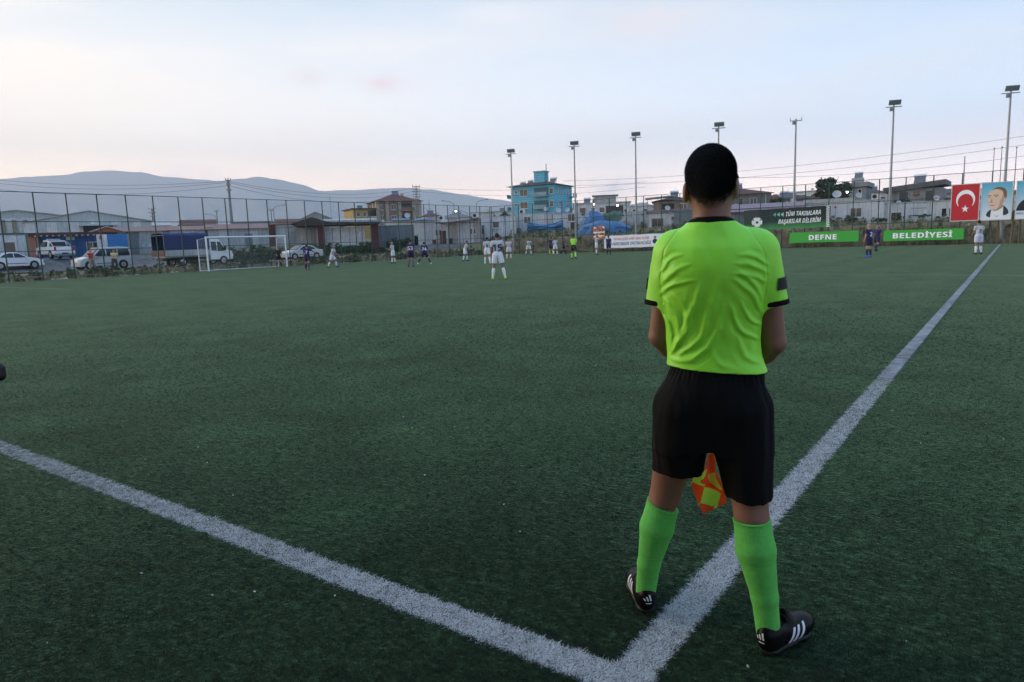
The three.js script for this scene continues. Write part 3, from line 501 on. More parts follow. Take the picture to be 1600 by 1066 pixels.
  part('sock', sock(legL, kL, (x, y, z) => y - (0.452 - (x + 0.16) * 0.40), [-0.3, 0.04, -0.2], [-0.06, 0.52, 0.02]), sockMat, ref);
  part('sock', sock(legR, kR, (x, y, z) => y - (0.472 + (x - 0.157) * 0.06), [0.06, 0.04, -0.04], [0.28, 0.52, 0.18]), sockMat, ref);
  // boots
  const bootField = (x, y, z) => {                 // local: heel at the origin, toe along -z
    let d = blend([ell([0, 0.05, -0.035], [0.037, 0.052, 0.045]), ell([0.002, 0.045, -0.10], [0.039, 0.047, 0.075]), ell([0.004, 0.036, -0.185], [0.046, 0.036, 0.075]), ell([0, 0.028, -0.235], [0.036, 0.026, 0.045])], 0.035)(x, y, z);
    d = smin(d, cone([0, 0.075, -0.012], [0, 0.083, -0.012], 0.014, 0.010)(x, y, z), 0.03);                            // heel tab
    d = smin(d, cone([0, 0.085, -0.13], [0, 0.118, -0.112], 0.022, 0.012)(x, y, z), 0.02);                              // tongue
    d = Math.max(d, -ell([0, 0.118, -0.062], [0.034, 0.046, 0.046])(x, y, z));
    return Math.max(d, 0.012 - y);
  };
  for (const [pos, dir, leg] of [[[-0.210, 0, -0.06], [-0.06, -0.2], -1], [[0.196, 0, 0.122], [0.150, -0.2], 1]]) {
    const turn = Math.atan2(-dir[0], -dir[1]);
    const b = part('boot', meshField(bootField, [-0.07, 0.0, -0.30], [0.07, 0.14, 0.03], 0.0034), leather, ref);
    b.position.set(...pos); b.rotation.y = turn; b.position.y = 0.012;
    part('sole', meshField((x, y, z) => Math.max(blend([cone([0, 0.006, -0.04], [0.002, 0.006, -0.12], 0.036, 0.033), cone([0.002, 0.006, -0.12], [0.003, 0.006, -0.2], 0.034, 0.043), cone([0.003, 0.006, -0.2], [0, 0.006, -0.24], 0.043, 0.03)], 0.03)(x, y, z), Math.abs(y - 0.008) - 0.007), [-0.07, -0.01, -0.3], [0.07, 0.03, 0.03], 0.0036), mat(0.02, 0.02, 0.022, { rough: 0.6 }), b);
    const trim = new THREE.MeshStandardMaterial({ color: lin(0.72, 0.74, 0.78), roughness: 0.5, side: THREE.DoubleSide });
    for (const s of [-1, 1]) for (let k = 0; k < 3; k++) part('stripe', patch(bootField, (u, v) => [s * 0.12, lerp(0.020, 0.068, v), -0.092 - k * 0.026 - (k === 2 ? 0.006 : 0) - 0.012 * (u - 0.5) * (1.3 - v * 0.2) - 0.032 * v], [-s, 0, 0], 4, 8, 0.0012), trim, b);
    for (let k = 0; k < 3; k++) part('heel_mark', patch(bootField, (u, v) => [-0.012 + k * 0.0105 + 0.006 * (u - 0.5) - 0.006 * v, lerp(0.058, 0.058 + 0.007 * (k + 1) + 0.002, v), 0.08], [0, 0, -1], 2, 3, 0.0012), trim, b);
    part('heel_mark', patch(bootField, (u, v) => [-0.011 + 0.022 * u, lerp(0.045, 0.049, v), 0.08], [0, 0, -1], 4, 1, 0.001), trim, b);
    part('tongue', meshField((x, y, z) => { const c = -0.115 - (y - 0.07) * -0.55, q = Math.abs(z - c - x * x * 6) * 0.87 - 0.0032; return Math.max(q, Math.abs(x) - 0.024, 0.06 - y, y - 0.118); }, [-0.04, 0.05, -0.16], [0.04, 0.13, -0.05], 0.003), leather, b);
  }

  // flag held in front, hanging between the legs
  const fl = thing('assistant_flag', 'orange and yellow chequered hand flag hanging between the referee\'s legs', 'flag', [0.11, 0, -0.43], 0.3528);
  const stickMat = mat(0.02, 0.02, 0.022, { rough: 0.5 });
  part('stick', rod(V(0.03, 0.965, -0.292), V(0.016, 0.55, -0.225), 0.0075, 0.0075, 10), stickMat, fl);
  const fx = x => (x * 0.1314 + 1060 - 1109) * 0.00238 + 0.016, fy = y => 0.638 - (y * 0.1314 + 680 - 702) * 0.00260;
  const OR = '#ff5210', OD = '#f24a0e', YE = '#c2f048';
  function clothSheet(outline, polys, base, relief) {
    const c = document.createElement('canvas'); c.width = c.height = 512; const k = c.getContext('2d'); const X = v => v * 0.64, Y = v => (v - 140) * 0.6;
    k.fillStyle = base; k.fillRect(0, 0, 512, 512);
    for (const [col, p] of polys) { k.fillStyle = col; k.beginPath(); p.forEach(([x, y], i) => i ? k.lineTo(X(x), Y(y)) : k.moveTo(X(x), Y(y))); k.closePath(); k.fill(); }
    const t = new THREE.CanvasTexture(c); t.colorSpace = THREE.SRGBColorSpace;
    const pos = [], uv = [], idx = [], N = 26, xs = outline.map(p => p[0]), ys = outline.map(p => p[1]), x0 = Math.min(...xs), x1 = Math.max(...xs), y0 = Math.min(...ys), y1 = Math.max(...ys);
    // rows across the outline
    const cross = y => { const r = []; for (let i = 0; i < outline.length; i++) { const a = outline[i], b = outline[(i + 1) % outline.length]; if ((a[1] <= y) !== (b[1] <= y)) r.push(a[0] + (y - a[1]) / (b[1] - a[1]) * (b[0] - a[0])); } r.sort((p, q) => p - q); return [r[0], r[r.length - 1]]; };
    for (let j = 0; j <= N; j++) { const y = lerp(y0 + 0.5, y1 - 0.5, j / N), [a, b] = cross(y); for (let i = 0; i <= 12; i++) { const x = lerp(a, b, i / 12); pos.push(fx(x), fy(y), relief(x, y)); uv.push(X(x) / 512, 1 - Y(y) / 512); } }
    for (let j = 0; j < N; j++) for (let i = 0; i < 12; i++) { const a = j * 13 + i; idx.push(a, a + 13, a + 1, a + 1, a + 13, a + 14); }
    const g = new THREE.BufferGeometry(); g.setAttribute('position', new THREE.Float32BufferAttribute(pos, 3)); g.setAttribute('uv', new THREE.Float32BufferAttribute(uv, 2)); g.setIndex(idx); g.computeVertexNormals();
    return [g, new THREE.MeshPhysicalMaterial({ map: t, roughness: 0.6, side: THREE.DoubleSide, transmission: 0.5, thickness: 0 })];
  }
  const lower = clothSheet([[190, 420], [440, 420], [520, 600], [556, 680], [580, 800], [440, 880], [300, 962], [250, 870], [146, 600], [176, 470]],
    [[YE, [[190, 400], [310, 400], [330, 590], [310, 632], [168, 572]]], [YE, [[310, 640], [512, 700], [472, 838], [400, 866], [262, 830]]], [YE, [[140, 560], [165, 575], [150, 605]]], [YE, [[212, 815], [252, 836], [242, 872]]], [OD, [[300, 925], [440, 855], [582, 775], [585, 810], [300, 970]]], [YE, [[425, 860], [472, 836], [468, 868], [424, 888]]], [OD, [[250, 865], [300, 925], [300, 965]]]], OR, (x, y) => -0.205 - 0.012 * Math.sin(x * 0.012 + y * 0.004) - 0.01 * Math.cos(y * 0.009));
  part('cloth', lower[0], lower[1], fl);
  const upper = clothSheet([[376, 153], [408, 215], [440, 285], [438, 480], [520, 600], [552, 686], [400, 612], [255, 536], [300, 450], [312, 385], [360, 215]],
    [[YE, [[340, 140], [420, 140], [404, 222], [350, 222]]], [OD, [[368, 232], [408, 224], [344, 396], [300, 396]]], [YE, [[345, 458], [436, 428], [445, 490], [535, 612], [430, 614], [380, 572]]], [YE, [[295, 420], [344, 390], [322, 462], [292, 505], [262, 500]]], [OD, [[240, 500], [275, 498], [560, 648], [560, 700], [240, 545]]]], OR, (x, y) => -0.178 - 0.010 * Math.sin(x * 0.02) + 0.006 * Math.cos(y * 0.012));
  part('folded_cloth', upper[0], upper[1], fl);
}
// ---------------------------------------------------------------- players, officials and onlookers
const numberInk = { w: mat(0.72, 0.74, 0.78), d: mat(0.015, 0.04, 0.05) };
const skinMats = [mat(0.32, 0.18, 0.12, { rough: 0.6 }), mat(0.42, 0.26, 0.18, { rough: 0.6 }), mat(0.25, 0.14, 0.09, { rough: 0.6 })];
const hairM = mat(0.012, 0.010, 0.010, { rough: 0.8 }), greyHair = mat(0.25, 0.22, 0.2, { rough: 0.8 });
const KIT = {
  white: { shirt: mat(0.74, 0.74, 0.78, { k: 'blotch' }), shorts: mat(0.72, 0.73, 0.80), sock: mat(0.74, 0.75, 0.78), boot: M.dark },
  navy: { shirt: mat(0.035, 0.022, 0.14, { k: 'blotch' }), shorts: mat(0.012, 0.012, 0.06), sock: mat(0.012, 0.014, 0.06), boot: M.dark },
  lime: { shirt: mat(0.34, 0.85, 0.06), shorts: mat(0.008, 0.008, 0.009), sock: mat(0.36, 0.82, 0.08), boot: M.dark },
  black: { shirt: mat(0.012, 0.012, 0.016), shorts: mat(0.01, 0.01, 0.012), sock: mat(0.012, 0.012, 0.014), boot: mat(0.5, 0.05, 0.04) },
};
// legs: [forward swing, spread, knee bend]; arms: [forward, out, elbow bend]; all in radians
function person(label, [x, z], facing, kit, o = {}) {
  const H = o.h ?? 1.75, S = H / 1.75, lean = o.lean ?? 0.05, y0 = ground(x, z) > -0.03 ? ground(x, z) : turfY(x, z);
  const LL = o.L ?? [0.05, 0.1, 0.1], LR = o.R ?? [-0.05, 0.1, 0.1], AL = o.AL ?? [0.1, 0.16, 0.35], AR = o.AR ?? [0.1, 0.16, 0.35];
  const legJ = ([f, sp, kn], s) => { const k = [s * Math.sin(sp) * 0.43, -Math.cos(f) * Math.cos(sp) * 0.43, -Math.sin(f) * 0.43], g = f - kn; return { k, a: [k[0] + s * Math.sin(sp) * 0.4, k[1] - Math.cos(g) * Math.cos(sp) * 0.4, k[2] - Math.sin(g) * 0.4], g }; };
  const jl = legJ(LL, -1), jr = legJ(LR, 1), low = Math.min(jl.a[1], jr.a[1]), hy = -low + 0.085;
  const add = (b, v) => [b[0] + v[0], b[1] + v[1], b[2] + v[2]];
  const hipL = [-0.09, hy, 0], hipR = [0.09, hy, 0], kL = add(hipL, jl.k), kR = add(hipR, jr.k), aL = add(hipL, jl.a), aR = add(hipR, jr.a);
  const up = (d, sx = 0, fz = 0) => [sx, hy + Math.cos(lean) * d, -Math.sin(lean) * d - fz];
  const shL = up(0.47, -0.17), shR = up(0.47, 0.17), neck = up(0.53), head = up(0.70, 0, 0.02 + (o.look ?? 0));
  const armJ = (sh, [f, out, el], s) => { const e = add(sh, [s * Math.sin(out) * 0.28, -Math.cos(f) * Math.cos(out) * 0.28, -Math.sin(f) * 0.28]), g = f + el; return [e, add(e, [s * Math.sin(out) * 0.10 - s * 0.05 * Math.sin(el), -Math.cos(g) * 0.25, -Math.sin(g) * 0.25])]; };
  const [eL, wL] = armJ(shL, AL, -1), [eR, wR] = armJ(shR, AR, 1);
  const lo = [-0.75, -0.02, -0.75], hi = [0.75, hy + 0.95, 0.75], c = o.cell ?? 0.02;
  const near = (pts, m) => { const a = [9, 9, 9], b = [-9, -9, -9]; for (const p of pts) for (let i = 0; i < 3; i++) { a[i] = Math.min(a[i], p[i] - m); b[i] = Math.max(b[i], p[i] + m); } return [a, b]; };
  const T = thing('person', label, 'person', [x, y0, z], facing, o.group); T.scale.setScalar(S);
  const footD = (a, g, s) => [a[0] + s * 0.05, Math.max(0.035, a[1] - 0.06 + Math.max(0, -Math.sin(g)) * 0.0), a[2] - 0.15];
  const fL = footD(aL, jl.g, -1), fR = footD(aR, jr.g, 1);
  // skin
  const hand = (w, e, s) => { const d = [w[0] - e[0], w[1] - e[1], w[2] - e[2]], L = Math.hypot(...d), u = d.map(v => v / L), p = add(w, u.map(v => v * 0.05)), out = [cone(w, p, 0.026, 0.03)]; for (let k = -1.5; k <= 1.5; k++) { const q = add(p, [k * 0.004, 0, k * 0.016]); out.push(cone(q, add(q, u.map((v, i) => v * 0.07 + (i === 0 ? -s * 0.018 : 0))), 0.011, 0.009)); } out.push(cone(w, add(p, [-s * 0.01, 0, -0.045]), 0.012, 0.011)); return out; };
  const skinF = blend([ell(head, [0.077, 0.108, 0.094]), cone(add(head, [0, -0.05, -0.05]), add(head, [0, -0.085, -0.05]), 0.05, 0.035), cone(add(head, [0, 0, -0.09]), add(head, [0, -0.03, -0.105]), 0.012, 0.016), ell(add(head, [0.08, -0.01, 0.01]), [0.012, 0.03, 0.02]), ell(add(head, [-0.08, -0.01, 0.01]), [0.012, 0.03, 0.02]), cone(add(head, [0, -0.04, 0.02]), up(0.4), 0.055, 0.075), cone(up(0.05), up(0.42), 0.09, 0.1), cone(shL, shR, 0.05, 0.05), cone(shL, eL, 0.05, 0.042), cone(eL, wL, 0.042, 0.028), cone(shR, eR, 0.05, 0.042), cone(eR, wR, 0.042, 0.028), ...hand(wL, eL, -1), ...hand(wR, eR, 1), cone(hipL, kL, 0.078, 0.055), cone(kL, aL, 0.056, 0.036), cone(hipR, kR, 0.078, 0.055), cone(kR, aR, 0.056, 0.036)], 0.022);
  const nb = near([kL, kR, aL, aR, eL, eR, wL, wR, head, shL, shR], 0.16);
  part('body', meshField(skinF, nb[0], nb[1], c * 0.85), skinMats[o.skin ?? 0], T);
  if (o.hair !== 'bald') part('hair', meshField((X, Y, Z) => Math.max(ell(add(head, [0, 0.008, 0.008]), [0.087, 0.112, 0.103])(X, Y, Z), (head[1] + 0.015 - Y) - (Z - head[2]) * 0.9), add(head, [-0.13, -0.14, -0.15]), add(head, [0.13, 0.15, 0.15]), 0.012), o.hair === 'grey' ? greyHair : hairM, T);
  // shirt
  const long = o.sleeve ?? 0.62, sl = (sh, e) => cone(sh, [lerp(sh[0], e[0], long), lerp(sh[1], e[1], long), lerp(sh[2], e[2], long)], 0.072, 0.062);
  const el = (sh, e) => { const d = [e[0] - sh[0], e[1] - sh[1], e[2] - sh[2]], L = Math.hypot(...d); return (X, Y, Z) => ((X - sh[0]) * d[0] + (Y - sh[1]) * d[1] + (Z - sh[2]) * d[2]) / L - L * long; };
  const cl = el(shL, eL), cr = el(shR, eR), s1 = sl(shL, eL), s2 = sl(shR, eR), tors = blend([cone(up(-0.04), up(0.18), 0.15, 0.145, 0.78), cone(up(0.18), up(0.36), 0.145, 0.155, 0.78), cone(add(shL, [0.05, -0.02, 0]), add(shR, [-0.05, -0.02, 0]), 0.075, 0.075), cone(up(0.36), up(0.49), 0.12, 0.07, 0.85)], 0.05);
  const shirtF = (X, Y, Z) => { let d = tors(X, Y, Z); d = smin(d, Math.min(Math.max(s1(X, Y, Z), cl(X, Y, Z)), Math.max(s2(X, Y, Z), cr(X, Y, Z))), 0.04); d -= 0.010 * perlin.noise(X * 11 + label.length, Y * 8, Z * 11); return Math.max(d, (hy - 0.07) - Y, Y - up(0.535)[1] - Math.abs(X) * 0.1); };
  const sb = near([hipL, hipR, shL, shR, eL, eR], 0.17);
  const shirt = part('shirt', meshField(shirtF, sb[0], sb[1], c * 0.85), kit.shirt, T);
  // shorts, socks, boots
  const thigh = (h, k, t) => [lerp(h[0], k[0], t), lerp(h[1], k[1], t), lerp(h[2], k[2], t)];
  const sht = o.trousers ? 1.9 : 0.72;
  const cutLeg = (h, k) => { const d = [k[0] - h[0], k[1] - h[1], k[2] - h[2]], L = Math.hypot(...d); return (X, Y, Z) => ((X - h[0]) * d[0] + (Y - h[1]) * d[1] + (Z - h[2]) * d[2]) / L - L * Math.min(sht, 0.95); };
  const hl = cutLeg(hipL, kL), hr = cutLeg(hipR, kR), tl = cone(hipL, kL, 0.115, o.trousers ? 0.08 : 0.098), tr = cone(hipR, kR, 0.115, o.trousers ? 0.08 : 0.098), wst = cone([0, hy + 0.0, 0], [0, hy + 0.1, 0], 0.145, 0.14, 0.85);
  const shinL = o.trousers ? cone(kL, aL, 0.075, 0.06) : null, shinR = o.trousers ? cone(kR, aR, 0.075, 0.06) : null;
  part(o.trousers ? 'trousers' : 'shorts', meshField((X, Y, Z) => { let d = smin(Math.min(o.trousers ? Math.min(tl(X, Y, Z), shinL(X, Y, Z)) : Math.max(tl(X, Y, Z), hl(X, Y, Z)), o.trousers ? Math.min(tr(X, Y, Z), shinR(X, Y, Z)) : Math.max(tr(X, Y, Z), hr(X, Y, Z))), wst(X, Y, Z), 0.04); return d - 0.008 * perlin.noise(X * 10, Y * 7, Z * 10); }, ...near([hipL, hipR, kL, kR, ...(o.trousers ? [aL, aR] : []), [0, hy + 0.1, 0]], 0.17), c), o.shortsMat ?? kit.shorts, T);
  for (const [k, a, f, g] of [[kL, aL, fL, jl.g], [kR, aR, fR, jr.g]]) {
    if (!o.trousers) part('sock', meshField(blend([cone(thigh(k, a, 0.18), thigh(k, a, 0.45), 0.056, 0.060), cone(thigh(k, a, 0.45), a, 0.060, 0.043)], 0.03), ...near([k, a], 0.1), c), o.sockMat ?? kit.sock, T);
    const toe = [a[0] + (f[0] - a[0]) * 0.5, a[1] - 0.05 - Math.max(0, -g) * 0.08, a[2] - 0.17], heel = [a[0], a[1] - 0.045, a[2] + 0.04];
    part('boot', meshField(blend([cone(heel, toe, 0.04, 0.034), cone(a, heel, 0.044, 0.04)], 0.03), ...near([heel, toe, a], 0.07), 0.013), o.bootMat ?? kit.boot, T);
  }
  if (o.number) { const n = part('shirt_number', letters(o.number, o.nsize ?? 0.22, 0.05), o.ink ?? numberInk.w, shirt); const p = up(0.27); n.position.set(0, p[1], p[2] + 0.085); n.rotation.x = -lean; }
  if (o.badge) { const n = part('shirt_print', letters(o.badge, 0.035, 0.03), numberInk.d, shirt); const p = up(0.06); n.position.set(0, p[1], p[2] + 0.10); }
  return T;
}
const W = KIT.white, N = KIT.navy, yb = mat(0.5, 0.7, 0.05), wb = mat(0.75, 0.75, 0.75), orb = mat(0.6, 0.12, 0.03);
const towardsGoal = Math.PI / 2, facingFar = 0;           // -x and -z
person('goalkeeper in black standing inside the near half of the goal', [-46.9, -32.6], -1.9, KIT.black, { h: 1.66, L: [0.1, 0.08, 0.15], R: [0, 0.1, 0.1], sleeve: 1, AL: [0.3, 0.2, 0.7], AR: [0.3, 0.2, 0.7] });
person('player in navy kit leaning beside the right goal post', [-36.9, -27.6], 0.55, N, { h: 1.74, number: '7', lean: 0.05, L: [0.25, 0.12, 0.2], R: [-0.35, 0.1, 0.1], AR: [0.9, 0.6, 0.2], AL: [0.1, 0.3, 0.4], bootMat: mat(0.25, 0.03, 0.03) });
person('bald player in white striding nearest the right goal post', [-38.6, -31.1], -1.2, W, { h: 1.68, hair: 'bald', lean: 0.25, L: [0.5, 0.12, 0.5], R: [-0.25, 0.15, 0.2], AL: [0.2, 0.2, 0.9], AR: [0.2, 0.25, 0.9] });
person('player in white standing to the left of number 53', [-39.2, -37.7], 1.9, W, { h: 1.72, hair: 'grey', AL: [0.4, 0.15, 1.3], AR: [0.3, 0.2, 1.1], L: [0.1, 0.06, 0.1] });
person('player in navy shirt number 53 seen from behind', [-30.9, -31.1], 0.7, N, { h: 1.78, number: '53', nsize: 0.24, L: [0.05, 0.1, 0.1], R: [0.2, 0.04, 0.3], AL: [0, 0.25, 0.3], AR: [0, 0.3, 0.3], sockMat: mat(0.1, 0.1, 0.16) });
person('player in navy shirt number 74 crouching with legs wide', [-33.4, -35.1], 0.75, N, { h: 1.72, number: '74', lean: 0.3, L: [0.1, 0.5, 0.25], R: [0.1, 0.42, 0.3], AL: [0.1, 0.35, 0.3], AR: [0.1, 0.4, 0.3], bootMat: wb });
person('player in white bending forward alone in midfield left of number 15', [-34.1, -40.5], -1.0, W, { h: 1.66, lean: 0.28, L: [0.35, 0.2, 0.4], R: [-0.1, 0.2, 0.2], AL: [0.5, 0.2, 0.8], AR: [0.4, 0.2, 0.9] });
person('player in white shirt number 6 half hidden behind number 15', [-27.6, -34.96], 0.6, W, { h: 1.78, number: '6', ink: numberInk.d, L: [0.1, 0.1, 0.1], R: [-0.2, 0.1, 0.1], bootMat: wb });
person('player in white shirt number 15 seen from behind, nearest of the players', [-15.2, -19.6], 0.62, W, { h: 1.80, number: '15', nsize: 0.25, ink: numberInk.d, badge: '', L: [0.06, 0.14, 0.06], R: [-0.02, 0.2, 0.06], AL: [-0.05, 0.22, 0.3], AR: [-0.02, 0.2, 0.3], bootMat: yb, cell: 0.015, skin: 2 });
person('player in white facing the camera just right of number 15', [-32.1, -43.6], -2.3, W, { h: 1.7, AL: [0.3, 0.2, 1.2], AR: [0.3, 0.2, 1.1], bootMat: orb });
person('player in white leaning between the first two lamp posts', [-37.5, -54.3], -2.0, W, { h: 1.72, lean: 0.2, L: [0.3, 0.15, 0.2], R: [-0.3, 0.1, 0.2], AL: [0.7, 0.2, 0.6], AR: [0.5, 0.2, 0.6] });
person('player in navy shirt with yellow socks left of the centre official', [-35.4, -55.1], 0.5, N, { h: 1.74, sockMat: mat(0.42, 0.7, 0.06), L: [0.1, 0.1, 0.2] });
person('player in white beside the navy player with yellow socks', [-33.3, -52.5], 0.9, W, { h: 1.64, L: [0.1, 0.12, 0.1], AL: [0.4, 0.25, 0.5] });
person('player in navy walking just left of the centre official', [-35.0, -56.7], -0.9, N, { h: 1.6, L: [0.35, 0.1, 0.2], R: [-0.4, 0.1, 0.2], lean: 0.12 });
person('referee in lime shirt and black shorts in the middle of the pitch', [-24.7, -41.3], 0.3, KIT.lime, { h: 1.74, L: [0.1, 0.08, 0.1], R: [-0.25, 0.14, 0.3], AL: [0.1, 0.22, 0.2], AR: [0.1, 0.2, 0.2] });
person('player in white with raised arm in front of the colourful poster', [-28.8, -52.1], -0.9, W, { h: 1.74, AR: [1.3, 0.4, 0.9], L: [0.05, 0.05, 0.1], R: [0.0, 0.06, 0.1], hair: 'grey' });
person('player in navy with orange armband at the end of the white banner', [-27.3, -51.5], 0.4, N, { h: 1.64, L: [0.25, 0.08, 0.2], R: [-0.15, 0.1, 0.2] });
person('dark haired person behind the referee\'s left shoulder by the banner', [-16.2, -42.0], 0.9, N, { h: 1.80, L: [0.1, 0.08, 0.1] });
person('bald player in navy with blue boots near the green signs', [-5.15, -37.8], 1.1, N, { h: 1.72, hair: 'bald', number: '2', bootMat: mat(0.05, 0.14, 0.5), L: [0.05, 0.04, 0.1], R: [0.02, 0.04, 0.1], AL: [0.1, 0.1, 0.2], skin: 1 });
person('player in navy walking towards the green sign behind the bald player', [-6.2, -47.5], -0.25, N, { h: 1.70, hair: 'bald', L: [0.3, 0.06, 0.2], R: [-0.35, 0.06, 0.4], AL: [0.1, 0.2, 0.3] });
const cap = person('player in white with lime armband near the end of the touchline', [-0.57, -39.8], 0.55, W, { h: 1.70, number: '2', nsize: 0.16, ink: numberInk.d, L: [0, 0.05, 0.1], R: [0.05, 0.08, 0.1], AL: [0.2, 0.1, 0.9], AR: [0.1, 0.2, 0.2], shortsMat: mat(0.6, 0.62, 0.78) });
part('armband', new THREE.CylinderGeometry(0.07, 0.068, 0.07, 14, 1, true).rotateZ(0.2).translate(0.205, 1.32, -0.02), new THREE.MeshStandardMaterial({ color: lin(0.45, 0.9, 0.08), side: THREE.DoubleSide }), cap);
// onlookers outside the fence
person('onlooker in red vest sitting against the silver van outside the fence', [-56.2, -22.6], -1.4, { shirt: mat(0.42, 0.02, 0.04), shorts: mat(0.2, 0.18, 0.16), sock: M.dark, boot: M.dark }, { h: 1.72, trousers: true, L: [0.35, 0.1, 0.3], R: [0.2, 0.1, 0.2], sleeve: 0.3, lean: -0.05, AL: [0.4, 0.2, 0.8], skin: 1 });
person('onlooker in pale yellow shirt standing beside the silver van', [-55.6, -24.0], -1.5, { shirt: mat(0.62, 0.58, 0.28), shorts: mat(0.05, 0.055, 0.05), sock: M.dark, boot: M.dark }, { h: 1.70, trousers: true, L: [0.1, 0.15, 0.1], R: [-0.1, 0.15, 0.1], AL: [0.5, 0.3, 1.2], AR: [0.4, 0.25, 1.2] });

// ---------------------------------------------------------------- goal
{
  const g = thing('football_goal', 'white football goal with pale net on the left', 'goal', [-46.6, 0, -29.75]);
  const w = mat(0.78, 0.79, 0.8, { rough: 0.4 }), hw = 3.38, hh = 2.44, dp = -1.15, bh = 2.3;
  for (const s of [-1, 1]) { part('post', rod(V(0, -0.02, s * hw), V(0, hh, s * hw), 0.06, 0.06, 14), w, g); part('rear_post', rod(V(dp, -0.02, s * hw), V(dp, bh, s * hw), 0.035, 0.035, 10), w, g); part('net_stay', rod(V(0, hh - 0.02, s * hw), V(dp, bh, s * hw), 0.006, 0.006, 5), w, g); }
  part('crossbar', rod(V(0, hh, -hw - 0.06), V(0, hh, hw + 0.06), 0.06, 0.06, 14), w, g);
  part('ground_bar', rod(V(dp, 0.04, -hw), V(dp, 0.04, hw), 0.025, 0.025, 8), w, g);
  const L = [], th = 0.0022, st = 0.13, seg = (a, b) => L.push(rod(a, b, th, th, 3));
  const sag = (z, y) => -0.10 * Math.sin(Math.PI * (z + hw) / (2 * hw)) * Math.sin(Math.PI * y / bh) + 0.12 * Math.sin(z * 1.9) * (y / bh);
  const back = (z, y) => V(dp + 0.12 + sag(z, y), y * (1 - 0.16 * Math.sin(Math.PI * (z + hw) / (2 * hw))), z);
  for (let z = -hw; z <= hw + 0.01; z += st) for (let y = 0; y < bh - 0.01; y += bh / 8) seg(back(z, y), back(z, y + bh / 8));
  for (let y = 0; y <= bh; y += st) for (let z = -hw; z < hw - 0.01; z += hw / 9) seg(back(z, y), back(z + hw / 9, y));
  for (let z = -hw; z <= hw + 0.01; z += st) seg(back(z, bh), V(0, hh, z));
  for (const s of [-1, 1]) for (let t = 0; t <= 1; t += 0.12) { seg(V(dp * t, 0, s * hw), V(dp * t, lerp(hh, bh, t), s * hw)); seg(V(0, t * bh, s * hw), V(dp, t * bh, s * hw)); }
  part('net', merge(L), mat(0.6, 0.62, 0.64), g).userData.kind = 'stuff';
}
// ---------------------------------------------------------------- vehicles (local: nose along -z, x to the right, wheels on y = 0)
const shapeOf = pts => new THREE.Shape(pts.map(p => new THREE.Vector2(p[0], p[1])));
function slab(shape, width, bevel, belt, taper) {      // side outline (z, y) drawn out to the width, drawn in above the belt line
  const g = new THREE.ExtrudeGeometry(shape, { depth: width - 2 * bevel, bevelEnabled: bevel > 0, bevelThickness: bevel, bevelSize: bevel, bevelOffset: -bevel, bevelSegments: 2, curveSegments: 10 });
  g.translate(0, 0, -(width - 2 * bevel) / 2); g.rotateY(-Math.PI / 2);
  const p = g.attributes.position; for (let i = 0; i < p.count; i++) { const y = p.getY(i); if (y > belt) p.setX(i, p.getX(i) * (1 - taper * (y - belt))); }
  g.computeVertexNormals(); return flat(g);
}
function wheel(parent, x, y, z, r, w) {
  const t = part('wheel', new THREE.CylinderGeometry(r, r, w, 22).rotateZ(Math.PI / 2), M.tyre, parent); t.position.set(x, y, z);
  part('rim', new THREE.CylinderGeometry(r * 0.62, r * 0.62, w + 0.02, 14).rotateZ(Math.PI / 2), M.rim, t);
  part('hub_cap', new THREE.CylinderGeometry(r * 0.2, r * 0.2, w + 0.04, 8).rotateZ(Math.PI / 2), M.steel, t);
}
function car(label, name, px, py, D, turn, o) {
  const p = at(px, py, D), c = thing(name, label, name === 'pickup' ? 'pickup' : name === 'minivan' ? 'van' : 'car', [p.x, ground(p.x, p.z) + 0.07, p.z], turn), w = o.w ?? 1.75;
  const arch = (s, z, r) => { const h = new THREE.Path(); h.absarc(z, r * 0.95, r * 1.18, 0, Math.PI * 2); s.holes.push(h); };
  const s = shapeOf(o.body); part('body', slab(s, w, 0.05, o.belt, o.taper ?? 0.32), o.mat, c);
  for (const z of o.axles) for (const sx of [-1, 1]) part('wheel_arch', new THREE.CylinderGeometry(o.r * 1.22, o.r * 1.22, 0.02, 20).rotateZ(Math.PI / 2).translate(sx * (w / 2 + 0.001), o.r * 1.0, z), M.dark, c);
  for (const q of o.windows) part('side_window', slab(shapeOf(q), w + 0.025, 0, o.belt, o.taper ?? 0.32), M.glass, c);
  for (const [name2, q, ww] of o.screens) part(name2, slab(shapeOf(q), w * ww, 0, o.belt, o.taper ?? 0.32), M.glass, c);
  for (const z of o.axles) for (const sx of [-1, 1]) wheel(c, sx * (w / 2 - 0.08), o.r, z, o.r, 0.2);
  for (const sx of [-1, 1]) { part('headlight', bx(0.34, 0.14, 0.1, sx * (w / 2 - 0.24), o.lampY, o.front + 0.03), mat(0.55, 0.56, 0.58, { rough: 0.15 }), c); part('tail_light', bx(0.18, o.tailH ?? 0.18, 0.08, sx * (w / 2 - 0.12), o.tailY, o.rear - 0.03), mat(0.35, 0.012, 0.015, { rough: 0.25 }), c); part('mirror', bx(0.2, 0.13, 0.1, sx * (w / 2 + 0.06), o.belt + 0.06, o.mirror), o.mat, c); }
  part('bumper', bx(w * 0.96, 0.2, 0.12, 0, 0.36, o.front + 0.0), o.bumper ?? o.mat, c); part('bumper', bx(w * 0.96, 0.2, 0.12, 0, 0.38, o.rear), o.bumper ?? o.mat, c);
  part('number_plate', bx(0.5, 0.11, 0.02, 0, 0.55, o.rear + 0.07), mat(0.7, 0.7, 0.7), c);
  part('side_trim', bx(w + 0.03, 0.05, (o.rear - o.front) * 0.4, 0, 0.48, (o.front + o.rear) / 2), M.dark, c);
  return c;
}
